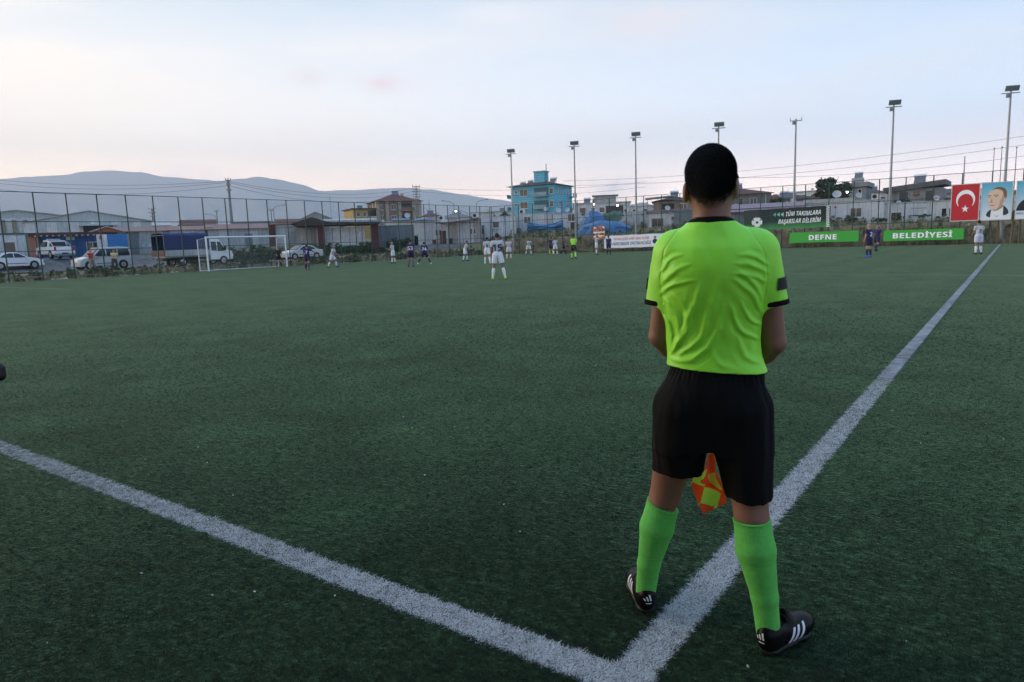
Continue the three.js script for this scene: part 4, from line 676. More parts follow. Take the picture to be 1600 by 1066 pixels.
const sedanShape = { body: [[-2.1, 0.25], [2.1, 0.25], [2.15, 0.6], [2.1, 0.95], [1.55, 1.02], [0.95, 1.38], [0.45, 1.45], [-0.2, 1.42], [-0.95, 1.0], [-1.7, 0.86], [-2.1, 0.7]], belt: 0.92, windows: [[[-0.82, 0.98], [-0.18, 1.35], [0.15, 1.37], [0.15, 0.98]], [[0.22, 0.98], [0.22, 1.375], [0.5, 1.37], [0.92, 1.26], [1.25, 1.03]]], screens: [['windscreen', [[-0.95, 1.03], [-0.22, 1.43], [-0.25, 1.455], [-1.0, 1.05]], 0.84], ['rear_window', [[1.45, 1.09], [0.98, 1.38], [1.0, 1.41], [1.5, 1.1]], 0.84]], axles: [-1.32, 1.28], r: 0.31, front: -2.1, rear: 2.12, lampY: 0.7, tailY: 0.78, mirror: -0.75 };
car('white hatchback parked behind the fence at the far left', 'parked_car', 22, 429, 61, 0.06, { ...sedanShape, mat: M.carwhite });
car('silver saloon on the road right of the goal', 'parked_car', 471, 400, 74, Math.PI - 0.1, { ...sedanShape, mat: M.silver });
car('silver minivan with dark windows facing left behind the fence', 'minivan', 161, 422, 60.5, Math.PI, { w: 1.8, mat: M.silver, belt: 1.0, taper: 0.14, body: [[-2.15, 0.25], [2.15, 0.25], [2.18, 0.8], [2.1, 1.5], [1.98, 1.8], [1.2, 1.86], [-0.4, 1.84], [-1.15, 1.1], [-1.95, 0.9], [-2.15, 0.68]], windows: [[[-0.98, 1.1], [-0.4, 1.68], [-0.05, 1.7], [-0.05, 1.08]], [[0.05, 1.08], [0.05, 1.7], [0.9, 1.7], [0.9, 1.08]], [[1.0, 1.08], [1.0, 1.7], [1.9, 1.68], [1.98, 1.1]]], screens: [['windscreen', [[-1.15, 1.13], [-0.44, 1.82], [-0.47, 1.85], [-1.2, 1.15]], 0.86], ['rear_window', [[2.19, 1.1], [2.08, 1.65], [2.11, 1.66], [2.22, 1.1]], 0.8]], axles: [-1.4, 1.35], r: 0.33, front: -2.13, rear: 2.14, lampY: 0.78, tailY: 1.2, tailH: 0.5, mirror: -0.95 });
{
  const c = car('white double cab pickup seen from behind with roof rack', 'pickup', 88, 408, 68, 1.5, { w: 1.82, mat: M.carwhite, bumper: M.steel, belt: 1.05, taper: 0.28, body: [[-2.6, 0.4], [2.55, 0.4], [2.6, 0.7], [2.58, 1.12], [0.95, 1.12], [0.75, 1.72], [-0.6, 1.78], [-1.3, 1.15], [-2.4, 1.05], [-2.62, 0.8]], windows: [[[-1.1, 1.17], [-0.6, 1.68], [0.05, 1.7], [0.05, 1.15]], [[0.12, 1.15], [0.12, 1.7], [0.66, 1.66], [0.82, 1.15]]], screens: [['windscreen', [[-1.3, 1.18], [-0.63, 1.76], [-0.66, 1.79], [-1.34, 1.19]], 0.84], ['rear_window', [[0.96, 1.2], [0.82, 1.66], [0.86, 1.66], [1.0, 1.2]], 0.84]], axles: [-1.6, 1.5], r: 0.38, front: -2.58, rear: 2.6, lampY: 0.88, tailY: 0.92, tailH: 0.36, mirror: -1.05 });
  part('load_bed', bx(1.5, 0.3, 1.45, 0, 1.0, 1.75), M.dark, c); part('roll_bar', merge([rod(V(-0.8, 1.1, 1.0), V(-0.7, 1.62, 1.15), 0.035), rod(V(0.8, 1.1, 1.0), V(0.7, 1.62, 1.15), 0.035), rod(V(-0.7, 1.62, 1.15), V(0.7, 1.62, 1.15), 0.035), rod(V(-0.78, 1.14, 2.2), V(-0.7, 1.62, 1.15), 0.03), rod(V(0.78, 1.14, 2.2), V(0.7, 1.62, 1.15), 0.03)]), M.rim, c);
  part('light_bar', bx(1.1, 0.1, 0.3, 0, 1.86, -0.1), mat(0.35, 0.36, 0.4), c); part('tow_bar', bx(0.5, 0.1, 0.15, 0, 0.5, 2.7), M.dark, c);
}
{
  const p = at(304, 416, 60), t = thing('lorry', 'white dropside lorry with blue tarpaulin over its load bed behind the goal', 'lorry', [p.x, ground(p.x, p.z) + 0.07, p.z], 0.0);
  const cab = shapeOf([[-3.15, 0.45], [-1.0, 0.45], [-1.0, 2.12], [-1.15, 2.22], [-2.0, 2.2], [-2.55, 1.35], [-3.05, 1.15], [-3.2, 0.8]]);
  part('cab', slab(cab, 1.95, 0.06, 1.2, 0.12), M.carwhite, t);
  part('side_window', slab(shapeOf([[-2.42, 1.3], [-2.0, 2.0], [-1.72, 2.0], [-1.72, 1.2], [-2.3, 1.2]]), 1.97, 0, 1.2, 0.12), M.glass, t); part('side_window', slab(shapeOf([[-1.62, 1.25], [-1.62, 2.0], [-1.15, 2.0], [-1.15, 1.25]]), 1.97, 0, 1.2, 0.12), M.glass, t);
  part('windscreen', slab(shapeOf([[-2.58, 1.4], [-2.05, 2.18], [-2.08, 2.2], [-2.62, 1.42]]), 1.66, 0, 1.2, 0.12), M.glass, t);
  part('bumper', bx(1.95, 0.3, 0.14, 0, 0.55, -3.16), mat(0.06, 0.06, 0.065), t);
  for (const s of [-1, 1]) { part('headlight', bx(0.3, 0.2, 0.08, s * 0.72, 0.92, -3.1), mat(0.55, 0.56, 0.58, { rough: 0.2 }), t); part('mirror', bx(0.08, 0.36, 0.16, s * 1.1, 1.45, -2.35), M.dark, t); part('tail_light', bx(0.16, 0.14, 0.06, s * 0.85, 0.72, 3.06), mat(0.3, 0.01, 0.01), t); part('dropside', bx(0.05, 0.48, 3.9, s * 1.03, 1.14, 1.05), mat(0.55, 0.56, 0.56, { k: 'streak' }), t); }
  part('chassis', bx(0.9, 0.22, 5.6, 0, 0.62, 0.2), M.dark, t); part('load_floor', bx(2.05, 0.12, 3.95, 0, 0.86, 1.05), M.steel, t);
  part('tailgate', bx(2.05, 0.5, 0.06, 0, 1.14, 3.05), mat(0.11, 0.06, 0.045, { k: 'streak' }), t);
  const blue = mat(0.012, 0.03, 0.16, { k: 'blotch', rough: 0.55 });
  const roof = new THREE.Shape(); roof.moveTo(-1.04, 1.38); roof.lineTo(-1.04, 2.55); roof.quadraticCurveTo(-1.0, 2.82, -0.6, 2.86); roof.lineTo(0.6, 2.86); roof.quadraticCurveTo(1.0, 2.82, 1.04, 2.55); roof.lineTo(1.04, 1.38); roof.lineTo(1.0, 1.38); roof.lineTo(1.0, 2.55); roof.quadraticCurveTo(0.96, 2.78, 0.6, 2.82); roof.lineTo(-0.6, 2.82); roof.quadraticCurveTo(-0.96, 2.78, -1.0, 2.55); roof.lineTo(-1.0, 1.38);
  const tg = new THREE.ExtrudeGeometry(roof, { depth: 3.95, bevelEnabled: false, steps: 16 }); tg.translate(0, 0, -0.92);
  { const q = tg.attributes.position; for (let i = 0; i < q.count; i++) { const z = q.getZ(i), y = q.getY(i); q.setX(i, q.getX(i) + 0.035 * Math.sin(z * 3.1) * Math.sin(y * 2)); q.setY(i, y - (y > 2.5 ? 0.05 * Math.abs(Math.sin(z * 2.4)) : 0)); } tg.computeVertexNormals(); }
  part('tarpaulin', tg, blue, t); part('front_tarpaulin', bx(2.0, 1.44, 0.03, 0, 2.08, -0.9), blue, t);
  for (const z of [0, 1.0, 2.0, 3.02]) part('hoop', merge([rod(V(-0.98, 1.38, z), V(-0.98, 2.6, z), 0.02), rod(V(0.98, 1.38, z), V(0.98, 2.6, z), 0.02), rod(V(-0.98, 2.6, z), V(0.98, 2.6, z), 0.02)]), M.steel, t);
  for (const [z, x] of [[-2.2, 0.86], [1.55, 0.86], [2.0, 0.6]]) for (const s of [-1, 1]) if (z < 1.9) wheel(t, s * x, 0.38, z, 0.38, 0.26);
  part('mudguard', bx(1.9, 0.05, 0.9, 0, 0.82, 1.55), M.dark, t);
}
// ---------------------------------------------------------------- buildings beyond the fences
// a block whose front stands at optical distance D between two pixel columns, its top at pixel row yt
function block(name, label, px0, px1, yt, D, o = {}) {
  const c = (px0 + px1) / 2, p = at(c, yt, D), turn = Math.atan2(EYE.x - p.x, EYE.z - p.z) + (o.turn ?? 0), base = ground(p.x, p.z) + (o.lift ?? 0);
  const w = (px1 - px0) / FPX * D / Math.max(0.4, Math.cos(Math.atan((c - 800) / FPX) * 0)) * (o.wk ?? 1), t = thing(name, label, o.cat ?? 'building', [p.x, base - 0.15, p.z], turn, o.group);
  t.userData.dims = undefined; delete t.userData.dims;
  return { t, w, h: p.y - base + 0.15, d: o.d ?? 6, m: FPX / D, px0, px1 };
}
const frameM = mat(0.62, 0.63, 0.64), frameD = mat(0.12, 0.08, 0.06);
function win(B, x, y, w, h, o = {}) {            // a framed window on the front face, x from the middle, y from the ground
  const z = o.z ?? B.d * 0 + 0.0, f = part('window', merge([bx(w, 0.07, 0.08, 0, h / 2, 0), bx(w, 0.07, 0.08, 0, -h / 2, 0), bx(0.07, h + 0.07, 0.08, -w / 2, 0, 0), bx(0.07, h + 0.07, 0.08, w / 2, 0, 0), ...(w > 0.9 ? [bx(0.05, h, 0.07, 0, 0, 0)] : [])]), o.frame ?? frameM, B.t);
  f.position.set(x, y, z + 0.03); if (o.side) { f.rotation.y = o.side * Math.PI / 2; f.position.set(o.side * (B.w / 2 + 0.03), y, x); }
  part('pane', bx(w - 0.04, h - 0.04, 0.03, 0, 0, -0.01), o.lit ?? M.glass, f); if (o.sill !== false) part('sill', bx(w + 0.2, 0.06, 0.16, 0, -h / 2 - 0.07, 0.04), o.frame ?? frameM, f);
  return f;
}
const walls = (B, m, o = {}) => part('wall', bx(B.w, B.h, B.d, 0, B.h / 2, -B.d / 2), m, B.t);
// sheet wall built of upright panels with open joints over a dark core
function panels(B, ms, n, gap = 0.03) {
  part('core', bx(B.w - 0.06, B.h - 0.04, B.d - 0.06, 0, B.h / 2, -B.d / 2), mat(0.10, 0.10, 0.105), B.t);
  const pw = B.w / n; for (let i = 0; i < n; i++) part('panel', bx(pw - gap, B.h - 0.02, 0.06, -B.w / 2 + (i + 0.5) * pw, B.h / 2, -0.03), ms[i % ms.length], B.t);
  const k = Math.max(1, Math.round(B.d / pw)), pd = B.d / k; for (const s of [-1, 1]) for (let i = 0; i < k; i++) part('panel', bx(0.06, B.h - 0.02, pd - gap, s * (B.w / 2 - 0.02), B.h / 2, -(i + 0.5) * pd), ms[i % ms.length], B.t);
}
const slabRoof = (B, m, th, over, tilt = 0, y = 0) => { const g = bx(B.w + over * 2, th, B.d + over * 2, 0, 0, 0, 0, 0, tilt); return part('roof', g.translate(0, B.h + th / 2 + y, -B.d / 2), m, B.t); };
function gable(B, m, rise, over, along = 'x', wallM) {  // ridge along x (eaves front and back) or along z (gable to the front)
  const W = along === 'x' ? B.d : B.w, L = along === 'x' ? B.w : B.d, a = Math.atan2(rise, W / 2), sl = Math.hypot(rise, W / 2) + over, th = 0.12, gs = [];
  for (const s of [-1, 1]) { const g = new THREE.BoxGeometry(sl, th, L + 2 * over); g.translate(s * sl / 2, 0, 0); g.rotateZ(-s * a); g.translate(0, B.h + rise + th * 0.6, 0); gs.push(g); }
  let g = metric(merge(gs)); const tri = new THREE.Shape([new THREE.Vector2(-W / 2, 0), new THREE.Vector2(W / 2, 0), new THREE.Vector2(0, rise)]), e = new THREE.ExtrudeGeometry(tri, { depth: L - 0.06, bevelEnabled: false }); e.translate(0, B.h - 0.01, -L / 2 + 0.03); let ge = metric(e);
  if (along === 'x') { g.rotateY(Math.PI / 2); ge.rotateY(Math.PI / 2); }
  const r = part('roof', g.translate(0, 0, -B.d / 2), m, B.t); part('gable_wall', ge.translate(0, 0, -B.d / 2), wallM ?? M.white, B.t); return r;
}
function hip(B, m, rise, over) {
  const w = B.w / 2 + over, d = B.d / 2 + over, r = Math.max(0.3, w - d), y = B.h, P = [[-w, y, d], [w, y, d], [w, y, -d], [-w, y, -d], [-r, y + rise, 0], [r, y + rise, 0]], F = [[0, 1, 5], [0, 5, 4], [1, 2, 5], [2, 3, 4], [2, 4, 5], [3, 0, 4], [0, 2, 1], [0, 3, 2]], pos = [];
  for (const f of F) for (const i of f) pos.push(...P[i]); const g = new THREE.BufferGeometry(); g.setAttribute('position', new THREE.Float32BufferAttribute(pos, 3)); g.setAttribute('uv', new THREE.Float32BufferAttribute(new Float32Array(pos.length / 3 * 2), 2)); g.computeVertexNormals();
  return part('roof', metric(g).translate(0, 0, -B.d / 2), m, B.t);
}
function solarHeater(B, x, y, z, s0 = 1) {
  const s = s0 * 0.66;
  const h = part('solar_water_heater', merge([rod(V(-0.9 * s, 0, 0), V(-0.9 * s, 1.2 * s, -0.4 * s), 0.04), rod(V(0.9 * s, 0, 0), V(0.9 * s, 1.2 * s, -0.4 * s), 0.04), bx(1.9 * s, 0.06, 1.7 * s, 0, 0.62 * s, 0.35 * s, 0, 0.75)]), mat(0.10, 0.11, 0.13, { rough: 0.35 }), B.t); h.position.set(x, y, z);
  part('tank', new THREE.CylinderGeometry(0.33 * s, 0.33 * s, 2.1 * s, 14).rotateZ(Math.PI / 2).translate(0, 1.45 * s, -0.45 * s), mat(0.6, 0.62, 0.64, { rough: 0.3, metal: 0.5 }), h);
}
function acUnit(B, x, y, z = 0.25) { const a = part('air_conditioner', bx(0.85, 0.6, 0.35), mat(0.62, 0.63, 0.62), B.t); a.position.set(x, y, z); part('fan_grille', new THREE.CylinderGeometry(0.23, 0.23, 0.03, 16).rotateX(Math.PI / 2).translate(-0.12, 0, 0.18), M.dark, a); }
function dish(B, x, y, z, r0 = 0.45, az = 0.4) {
  const r = r0 * 0.68;
  const pts = []; for (let i = 0; i <= 6; i++) { const t = i / 6; pts.push(new THREE.Vector2(r * t + 0.001, 0.3 * r * t * t)); } const g = new THREE.LatheGeometry(pts, 20); g.rotateX(Math.PI / 2 - 0.5); g.rotateY(az);
  const d = part('satellite_dish', g, new THREE.MeshStandardMaterial({ color: lin(0.45, 0.46, 0.48), roughness: 0.5, side: THREE.DoubleSide }), B.t); d.position.set(x, y, z); part('mast', rod(V(0, 0, -0.05), V(0, -r - 0.4, -0.1), 0.025), M.steel, d); part('arm', rod(V(0, 0, 0), V(Math.sin(az) * r * 0.8, 0.1, Math.cos(az) * r * 0.8), 0.015), M.steel, d);
}
const wBlue = mat(0.58, 0.63, 0.66, { k: 'streak' }), wGrey = mat(0.44, 0.48, 0.52, { k: 'streak' }), wWhite = mat(0.78, 0.79, 0.81, { k: 'streak' }), wWhite2 = mat(0.70, 0.72, 0.75, { k: 'streak' }), wDkGrey = mat(0.22, 0.25, 0.28, { k: 'streak' }), redRoof = mat(0.26, 0.10, 0.085, { k: 'streak' }), pinkRoof = mat(0.36, 0.22, 0.20, { k: 'streak' }), tileRoof = mat(0.22, 0.07, 0.055, { k: 'rough' }), darkRoof = mat(0.10, 0.065, 0.06, { k: 'rough' }), maroon = mat(0.12, 0.035, 0.035, { k: 'blotch' }), palRoof = mat(0.55, 0.57, 0.59, { k: 'streak' }), cream = mat(0.52, 0.46, 0.36, { k: 'blotch' }), beige = mat(0.34, 0.28, 0.2, { k: 'blotch' }), tarpBlue = mat(0.07, 0.21, 0.43, { k: 'blotch', rough: 0.5 }), brownW = mat(0.24, 0.17, 0.14, { k: 'streak' }), lilac = mat(0.36, 0.28, 0.32, { k: 'streak' }), greyP = mat(0.45, 0.46, 0.46, { k: 'blotch' });

// --- left: sheds, warehouses and site cabins
{ const B = block('warehouse', 'pale blue warehouse with beige pilasters at the far left', -60, 112, 341, 135, { d: 30 }); panels(B, [wWhite, wWhite2], 10); gable(B, palRoof, 1.5, 0.4, 'z', wBlue); for (let i = 0; i < 5; i++) part('pilaster', bx(0.8, B.h - 0.3, 0.3, -B.w / 2 + 4.8 + i * 1.8, B.h / 2 - 0.2, 0.15), beige, B.t); }
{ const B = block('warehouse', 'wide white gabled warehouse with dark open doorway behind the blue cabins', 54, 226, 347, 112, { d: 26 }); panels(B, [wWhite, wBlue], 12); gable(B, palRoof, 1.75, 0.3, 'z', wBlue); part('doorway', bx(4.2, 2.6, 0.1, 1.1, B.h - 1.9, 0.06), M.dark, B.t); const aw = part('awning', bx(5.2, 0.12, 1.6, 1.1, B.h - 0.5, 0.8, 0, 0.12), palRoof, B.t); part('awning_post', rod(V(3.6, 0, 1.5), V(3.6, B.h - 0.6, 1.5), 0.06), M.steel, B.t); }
{ const B = block('site_cabin', 'white cabin with green corner frame at the left edge', -16, 35, 366, 67, { d: 2.6, turn: 0.1 }); panels(B, [wWhite, wWhite2], 4); const gr = mat(0.02, 0.14, 0.08); for (const s of [-1, 1]) part('corner_post', bx(0.14, B.h + 0.1, 0.14, s * B.w / 2, B.h / 2, 0.02), gr, B.t); part('roof_rail', bx(B.w + 0.2, 0.16, 0.16, 0, B.h + 0.02, 0.02), gr, B.t); win(B, 0.15, 1.5, 0.9, 0.95, { z: 0.01 }); }
{ const B = block('container', 'small salmon red container between the green cabin and the blue cabin', 38, 58, 369, 76, { d: 2.4, turn: -0.15 }); panels(B, [mat(0.50, 0.22, 0.16, { k: 'streak' })], 2); slabRoof(B, M.dark, 0.06, 0.08, 0.04); }
{ const B = block('site_cabin', 'long blue cabin under a brown tiled awning behind the pickup', 58, 150, 367.5, 78, { d: 2.5 }); const b1 = mat(0.03, 0.12, 0.36, { k: 'streak' }), b2 = mat(0.04, 0.14, 0.40, { k: 'streak' }); panels(B, [b1, b2], 7); const r = slabRoof(B, maroon, 0.28, 0.3, 0, 0.02); r.position.set(0, 0, 0.5); for (let i = 0; i < 24; i++) part('eave_tile', bx(0.18, 0.12, 0.1, -B.w / 2 + 0.1 + i * (B.w / 24), B.h - 0.06, 0.86), i % 2 ? M.white : maroon, B.t); win(B, 2.4, 1.35, 1.2, 1.0, { z: 0.02 }); part('door', bx(0.95, 2.0, 0.06, -0.2, 1.05, 0.04), mat(0.03, 0.10, 0.30), B.t); part('notice', bx(0.8, 0.36, 0.04, 0.3, B.h - 0.36, 0.05), mat(0.5, 0.54, 0.5), B.t); for (const x of [-2.9, -1.2, 0.9, 1.9]) part('awning_post', rod(V(x, 0, 0.85), V(x, B.h, 0.85), 0.035), M.dark, B.t); }
{ const B = block('container', 'container half white and half bright blue right of the long blue cabin', 153, 195, 366, 75, { d: 2.4, turn: -0.1 }); part('core', bx(B.w - 0.05, B.h - 0.05, 2.3, 0, B.h / 2, -1.2), M.steel, B.t); part('white_end', bx(B.w * 0.34, B.h, 0.08, -B.w * 0.33, B.h / 2, 0), wWhite, B.t); part('blue_side', bx(B.w * 0.66, B.h, 0.07, B.w * 0.17, B.h / 2, 0), mat(0.04, 0.22, 0.55, { k: 'streak' }), B.t); part('red_notice', bx(0.25, 0.4, 0.03, -B.w * 0.36, B.h - 0.35, 0.06), mat(0.4, 0.03, 0.03), B.t); }
{ const B = block('shed', 'small open shed with pale roof and orange gable behind the blue cabins', 146, 188, 362, 84, { d: 4 }); walls(B, brownW); gable(B, palRoof, 0.55, 0.3, 'z', mat(0.42, 0.13, 0.05)); part('opening', bx(1.5, 0.9, 0.05, 0.3, B.h - 0.5, 0.02), M.dark, B.t); }
{ const B = block('shed', 'brown sided shed with grey double doors and red sheet roof', 184, 268, 362, 88, { d: 6, turn: 0.12 }); panels(B, [wGrey, wDkGrey, wGrey], 5); gable(B, pinkRoof, 0.6, 0.25, 'x', brownW); for (const x of [-0.35, 0.45]) part('door_handle', bx(0.2, 0.12, 0.06, x, 1.2, 0.05), mat(0.7, 0.7, 0.7), B.t); part('door', bx(1.6, 2, 0.04, 0, 1.1, 0.02), wGrey, B.t); }
{ const B = block('shed', 'grey shed with faded red roof behind the lorry', 268, 322, 360, 90, { d: 6, turn: 0.1 }); panels(B, [wGrey, wBlue], 3); gable(B, pinkRoof, 0.55, 0.2, 'x', wGrey); part('maroon_wall', bx(0.9, B.h + 0.3, 0.2, B.w / 2 + 0.2, (B.h + 0.3) / 2, 0.1), maroon, B.t); }
{ const B = block('shed', 'long grey shed with red roof above the goal', 328, 416, 358, 92, { d: 6.5, turn: 0.06 }); panels(B, [wGrey, wBlue, wGrey], 6); gable(B, pinkRoof, 0.65, 0.3, 'x', wGrey); part('maroon_wall', bx(0.9, B.h + 0.5, 0.2, B.w / 2 + 0.5, (B.h + 0.5) / 2, 0.1), maroon, B.t); part('door', bx(0.95, 2.0, 0.05, 1.2, 1.05, 0.02), wDkGrey, B.t); }
{ const B = block('shed', 'white shed behind the silver saloon', 428, 503, 354, 95, { d: 6 }); panels(B, [wWhite2, wBlue], 4); slabRoof(B, palRoof, 0.15, 0.3, 0.01); part('door', bx(1.0, 2.0, 0.05, -0.8, 1.05, 0.02), wGrey, B.t); }
{ const B = block('shed', 'white walled shed under a broad dark edged canopy roof', 464, 592, 351, 90, { d: 8 }); const w = part('wall', bx(B.w * 0.58, B.h - 0.3, 4, 0.3, (B.h - 0.3) / 2, -3), wWhite, B.t); for (const x of [-0.8, 1.4, 3.0]) part('wall_joint', bx(0.07, B.h - 0.4, 0.05, x, (B.h - 0.3) / 2, -0.98), wDkGrey, B.t); for (const x of [-B.w * 0.16 - 0.5, B.w * 0.44]) part('column', bx(0.85, B.h, 0.85, x, B.h / 2, -0.5), maroon, B.t); const r = part('roof', merge([bx(B.w, 0.3, 7.5, 0, B.h + 0.1, -3), ]), darkRoof, B.t); part('roof_sheet', bx(B.w * 0.86, 0.5, 7, 0.5, B.h + 0.5, -3.4, 0, 0.06), palRoof, r); part('canopy_gable', new THREE.ExtrudeGeometry(shapeOf([[-2.6, 0], [2.6, 0], [0.1, 0.8]]), { depth: 7, bevelEnabled: false }).translate(-B.w / 2 + 2, B.h + 0.22, -6.5), darkRoof, r); }
{ const B = block('container', 'dark grey container right of the canopy shed', 590, 646, 352.5, 95, { d: 3 }); panels(B, [wDkGrey, mat(0.18, 0.21, 0.24, { k: 'streak' })], 4); slabRoof(B, palRoof, 0.08, 0.1); dish(B, -1.6, B.h + 0.7, -0.5, 0.35, 0); }
// far sheds and roofs behind
for (const [n, lab, a, b, y, D, m, rm, rise] of [
  ['shed', 'long brown roofed building far behind the lorry', 285, 335, 352, 150, wWhite2, tileRoof, 1.3], ['shed', 'pale shed with yellow wall band far behind the grey doors', 225, 262, 353, 140, mat(0.5, 0.38, 0.12, { k: 'blotch' }), palRoof, 0.9], ['shed', 'low dark roofed building far behind the red roofed shed', 366, 424, 353, 140, wWhite2, darkRoof, 1.0],
  ['shed', 'low reddish roofed building far behind the white shed', 432, 468, 351, 150, wWhite2, tileRoof, 1.3], ['warehouse', 'pale grey gabled warehouse far behind the canopy shed', 470, 517, 342, 190, greyP, palRoof, 1.8], ['shed', 'white low roofs far to the left of the yellow house', 515, 552, 346, 175, wWhite, palRoof, 0.7], ['shed', 'low white building far left beyond the brown shed', 190, 226, 353, 160, wWhite, palRoof, 0.8]]) { const B = block(n, lab, a, b, y, D, { d: 12 }); walls(B, m); gable(B, rm, rise, 0.4, n === 'warehouse' ? 'z' : 'x', m); win(B, 0, B.h - 1.2, 1.4, 0.9); part('door', bx(1.1, 2.1, 0.06, -B.w * 0.3, 1.2, 0.02), wDkGrey, B.t); }
// --- apartment house with red roof
{
  const B = block('apartment_house', 'three storey apartment house with red hipped roof and cream pilasters', 588, 657, 314.5, 172, { d: 10, turn: 0.25, wk: 1 }); walls(B, mat(0.34, 0.22, 0.19, { k: 'blotch' })); const r = hip(B, tileRoof, 2.0, 0.8);
  for (const x of [-0.49, -0.27, 0.02, 0.34, 0.49]) part('pilaster', bx(0.75, B.h, 0.3, x * B.w, B.h / 2, 0.1), cream, B.t); for (const z of [-0.2, -3.3, -6.6, -9.8]) part('pilaster', bx(0.3, B.h, 0.7, -B.w / 2 - 0.1, B.h / 2, z), cream, B.t);
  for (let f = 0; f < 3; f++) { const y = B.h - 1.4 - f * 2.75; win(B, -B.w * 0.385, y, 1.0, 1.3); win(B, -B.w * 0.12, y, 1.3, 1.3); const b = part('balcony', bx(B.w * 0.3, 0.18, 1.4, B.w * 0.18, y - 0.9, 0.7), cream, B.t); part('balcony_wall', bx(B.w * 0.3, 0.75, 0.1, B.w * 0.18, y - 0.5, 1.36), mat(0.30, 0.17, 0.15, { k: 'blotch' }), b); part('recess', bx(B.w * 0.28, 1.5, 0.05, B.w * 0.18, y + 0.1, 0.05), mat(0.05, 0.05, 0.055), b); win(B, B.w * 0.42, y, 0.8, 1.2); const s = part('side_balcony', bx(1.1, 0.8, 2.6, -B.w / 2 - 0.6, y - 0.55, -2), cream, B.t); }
  solarHeater(B, 0.5, B.h + 1.7, -5, 1.3); part('chimney', bx(0.8, 1.2, 0.8, 2.2, B.h + 1.6, -5), cream, r);
}
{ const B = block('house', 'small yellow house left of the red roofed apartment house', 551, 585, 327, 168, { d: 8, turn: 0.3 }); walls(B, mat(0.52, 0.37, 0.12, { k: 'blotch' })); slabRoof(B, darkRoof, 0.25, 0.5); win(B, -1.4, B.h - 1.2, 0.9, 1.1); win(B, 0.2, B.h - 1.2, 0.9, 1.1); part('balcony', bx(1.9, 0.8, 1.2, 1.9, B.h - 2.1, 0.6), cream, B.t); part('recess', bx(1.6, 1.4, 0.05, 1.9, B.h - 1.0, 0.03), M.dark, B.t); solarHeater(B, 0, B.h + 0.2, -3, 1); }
{ const B = block('house', 'low white house between the yellow house and the grey container', 600, 668, 346, 118, { d: 7 }); walls(B, wWhite); const r = slabRoof(B, palRoof, 0.15, 0.3); const tp = part('tarpaulin', bx(3.0, 0.1, 2.5, -0.8, B.h + 0.35, 0.2, 0, 0.12), tarpBlue, B.t); part('tarpaulin', bx(2.4, 0.1, 2.5, 2.6, B.h + 0.2, 0.2, 0, 0.16), tarpBlue, B.t); win(B, -2.2, B.h - 1.3, 1.0, 0.9); dish(B, 0.3, B.h + 0.9, 0.4, 0.7, 0.1); }
// --- far end: white cabins
{ const B = block('site_cabin', 'white cabin with two dark windows left of the pink awning', 652, 697, 345, 96, { d: 2.6 }); panels(B, [wWhite, wWhite2], 4); slabRoof(B, palRoof, 0.1, 0.1); part('tarpaulin', bx(2.2, 0.08, 1.6, -0.9, B.h + 0.25, 0.4, 0, 0.1, 0.08), tarpBlue, B.t); win(B, 0.6, 1.75, 0.35, 0.8); win(B, 1.1, 1.75, 0.35, 0.8); part('chair_stack', bx(0.5, 0.5, 0.4, 0.2, 0.5, 0.5), mat(0.12, 0.03, 0.04), B.t); acUnit(B, 1.4, B.h + 0.35, -0.4); }
{ const B = block('site_cabin', 'white cabin with curved pink awning roof and small windows', 688, 752, 342, 94, { d: 2.8 }); panels(B, [wWhite, mat(0.5, 0.46, 0.44, { k: 'streak' }), wWhite2], 5); const ac = []; for (let i = 0; i < 8; i++) { const t = (i + 0.5) / 8; ac.push(bx(B.w * 1.05 / 8 + 0.02, 0.09, 2.4, -B.w * 0.62 + t * B.w * 1.05, B.h - 0.5 + 0.55 * t * t, 0.6, 0, 0, 0.16 * t)); } part('awning', merge(ac), pinkRoof, B.t); for (const x of [-2.6, -1.2, 0.2]) part('awning_post', rod(V(x, 0, 1.7), V(x, B.h - 0.45, 1.7), 0.04), M.steel, B.t); win(B, 1.35, 1.75, 0.3, 0.75); win(B, 1.8, 1.75, 0.3, 0.75); part('door', bx(0.8, 1.9, 0.05, -2.5, 1.0, 0.03), mat(0.1, 0.03, 0.03), B.t); acUnit(B, 2.0, B.h + 0.4, -0.6); part('water_drum', new THREE.CylinderGeometry(0.3, 0.3, 0.8, 12).translate(-1.5, 0.5, 0.8), M.dark, B.t); }
{ const B = block('house', 'house with low grey hipped roof behind the white cabins', 690, 735, 340, 125, { d: 8 }); walls(B, wWhite2); hip(B, mat(0.30, 0.32, 0.35, { k: 'rough' }), 1.0, 0.5); win(B, 0, B.h - 1.1, 1.2, 0.9); part('chimney', bx(1.6, 0.9, 1.2, 0.2, B.h + 0.8, -4), greyP, B.t); part('door', bx(1, 2, 0.05, -1.6, 1.1, 0.02), wDkGrey, B.t); }
{ const B = block('site_cabin', 'long white panel cabin left of the first lamp post', 756, 806, 338.5, 97, { d: 2.6 }); panels(B, [wWhite, wWhite2], 5); slabRoof(B, palRoof, 0.08, 0.08); win(B, -0.6, 2.0, 0.9, 0.9); part('air_vent', bx(0.3, 0.2, 0.1, -0.9, 1.4, 0.05), M.steel, B.t); }
{ const B = block('site_cabin', 'white panel cabin in front of the turquoise apartment house', 805, 862, 334, 99, { d: 2.6 }); panels(B, [wWhite2, wWhite], 5); slabRoof(B, palRoof, 0.08, 0.08); win(B, -0.9, 1.9, 0.95, 0.95); acUnit(B, -1.6, B.h + 0.35, -0.3); dish(B, 1.8, B.h + 0.6, -0.4, 0.5, -0.2); }
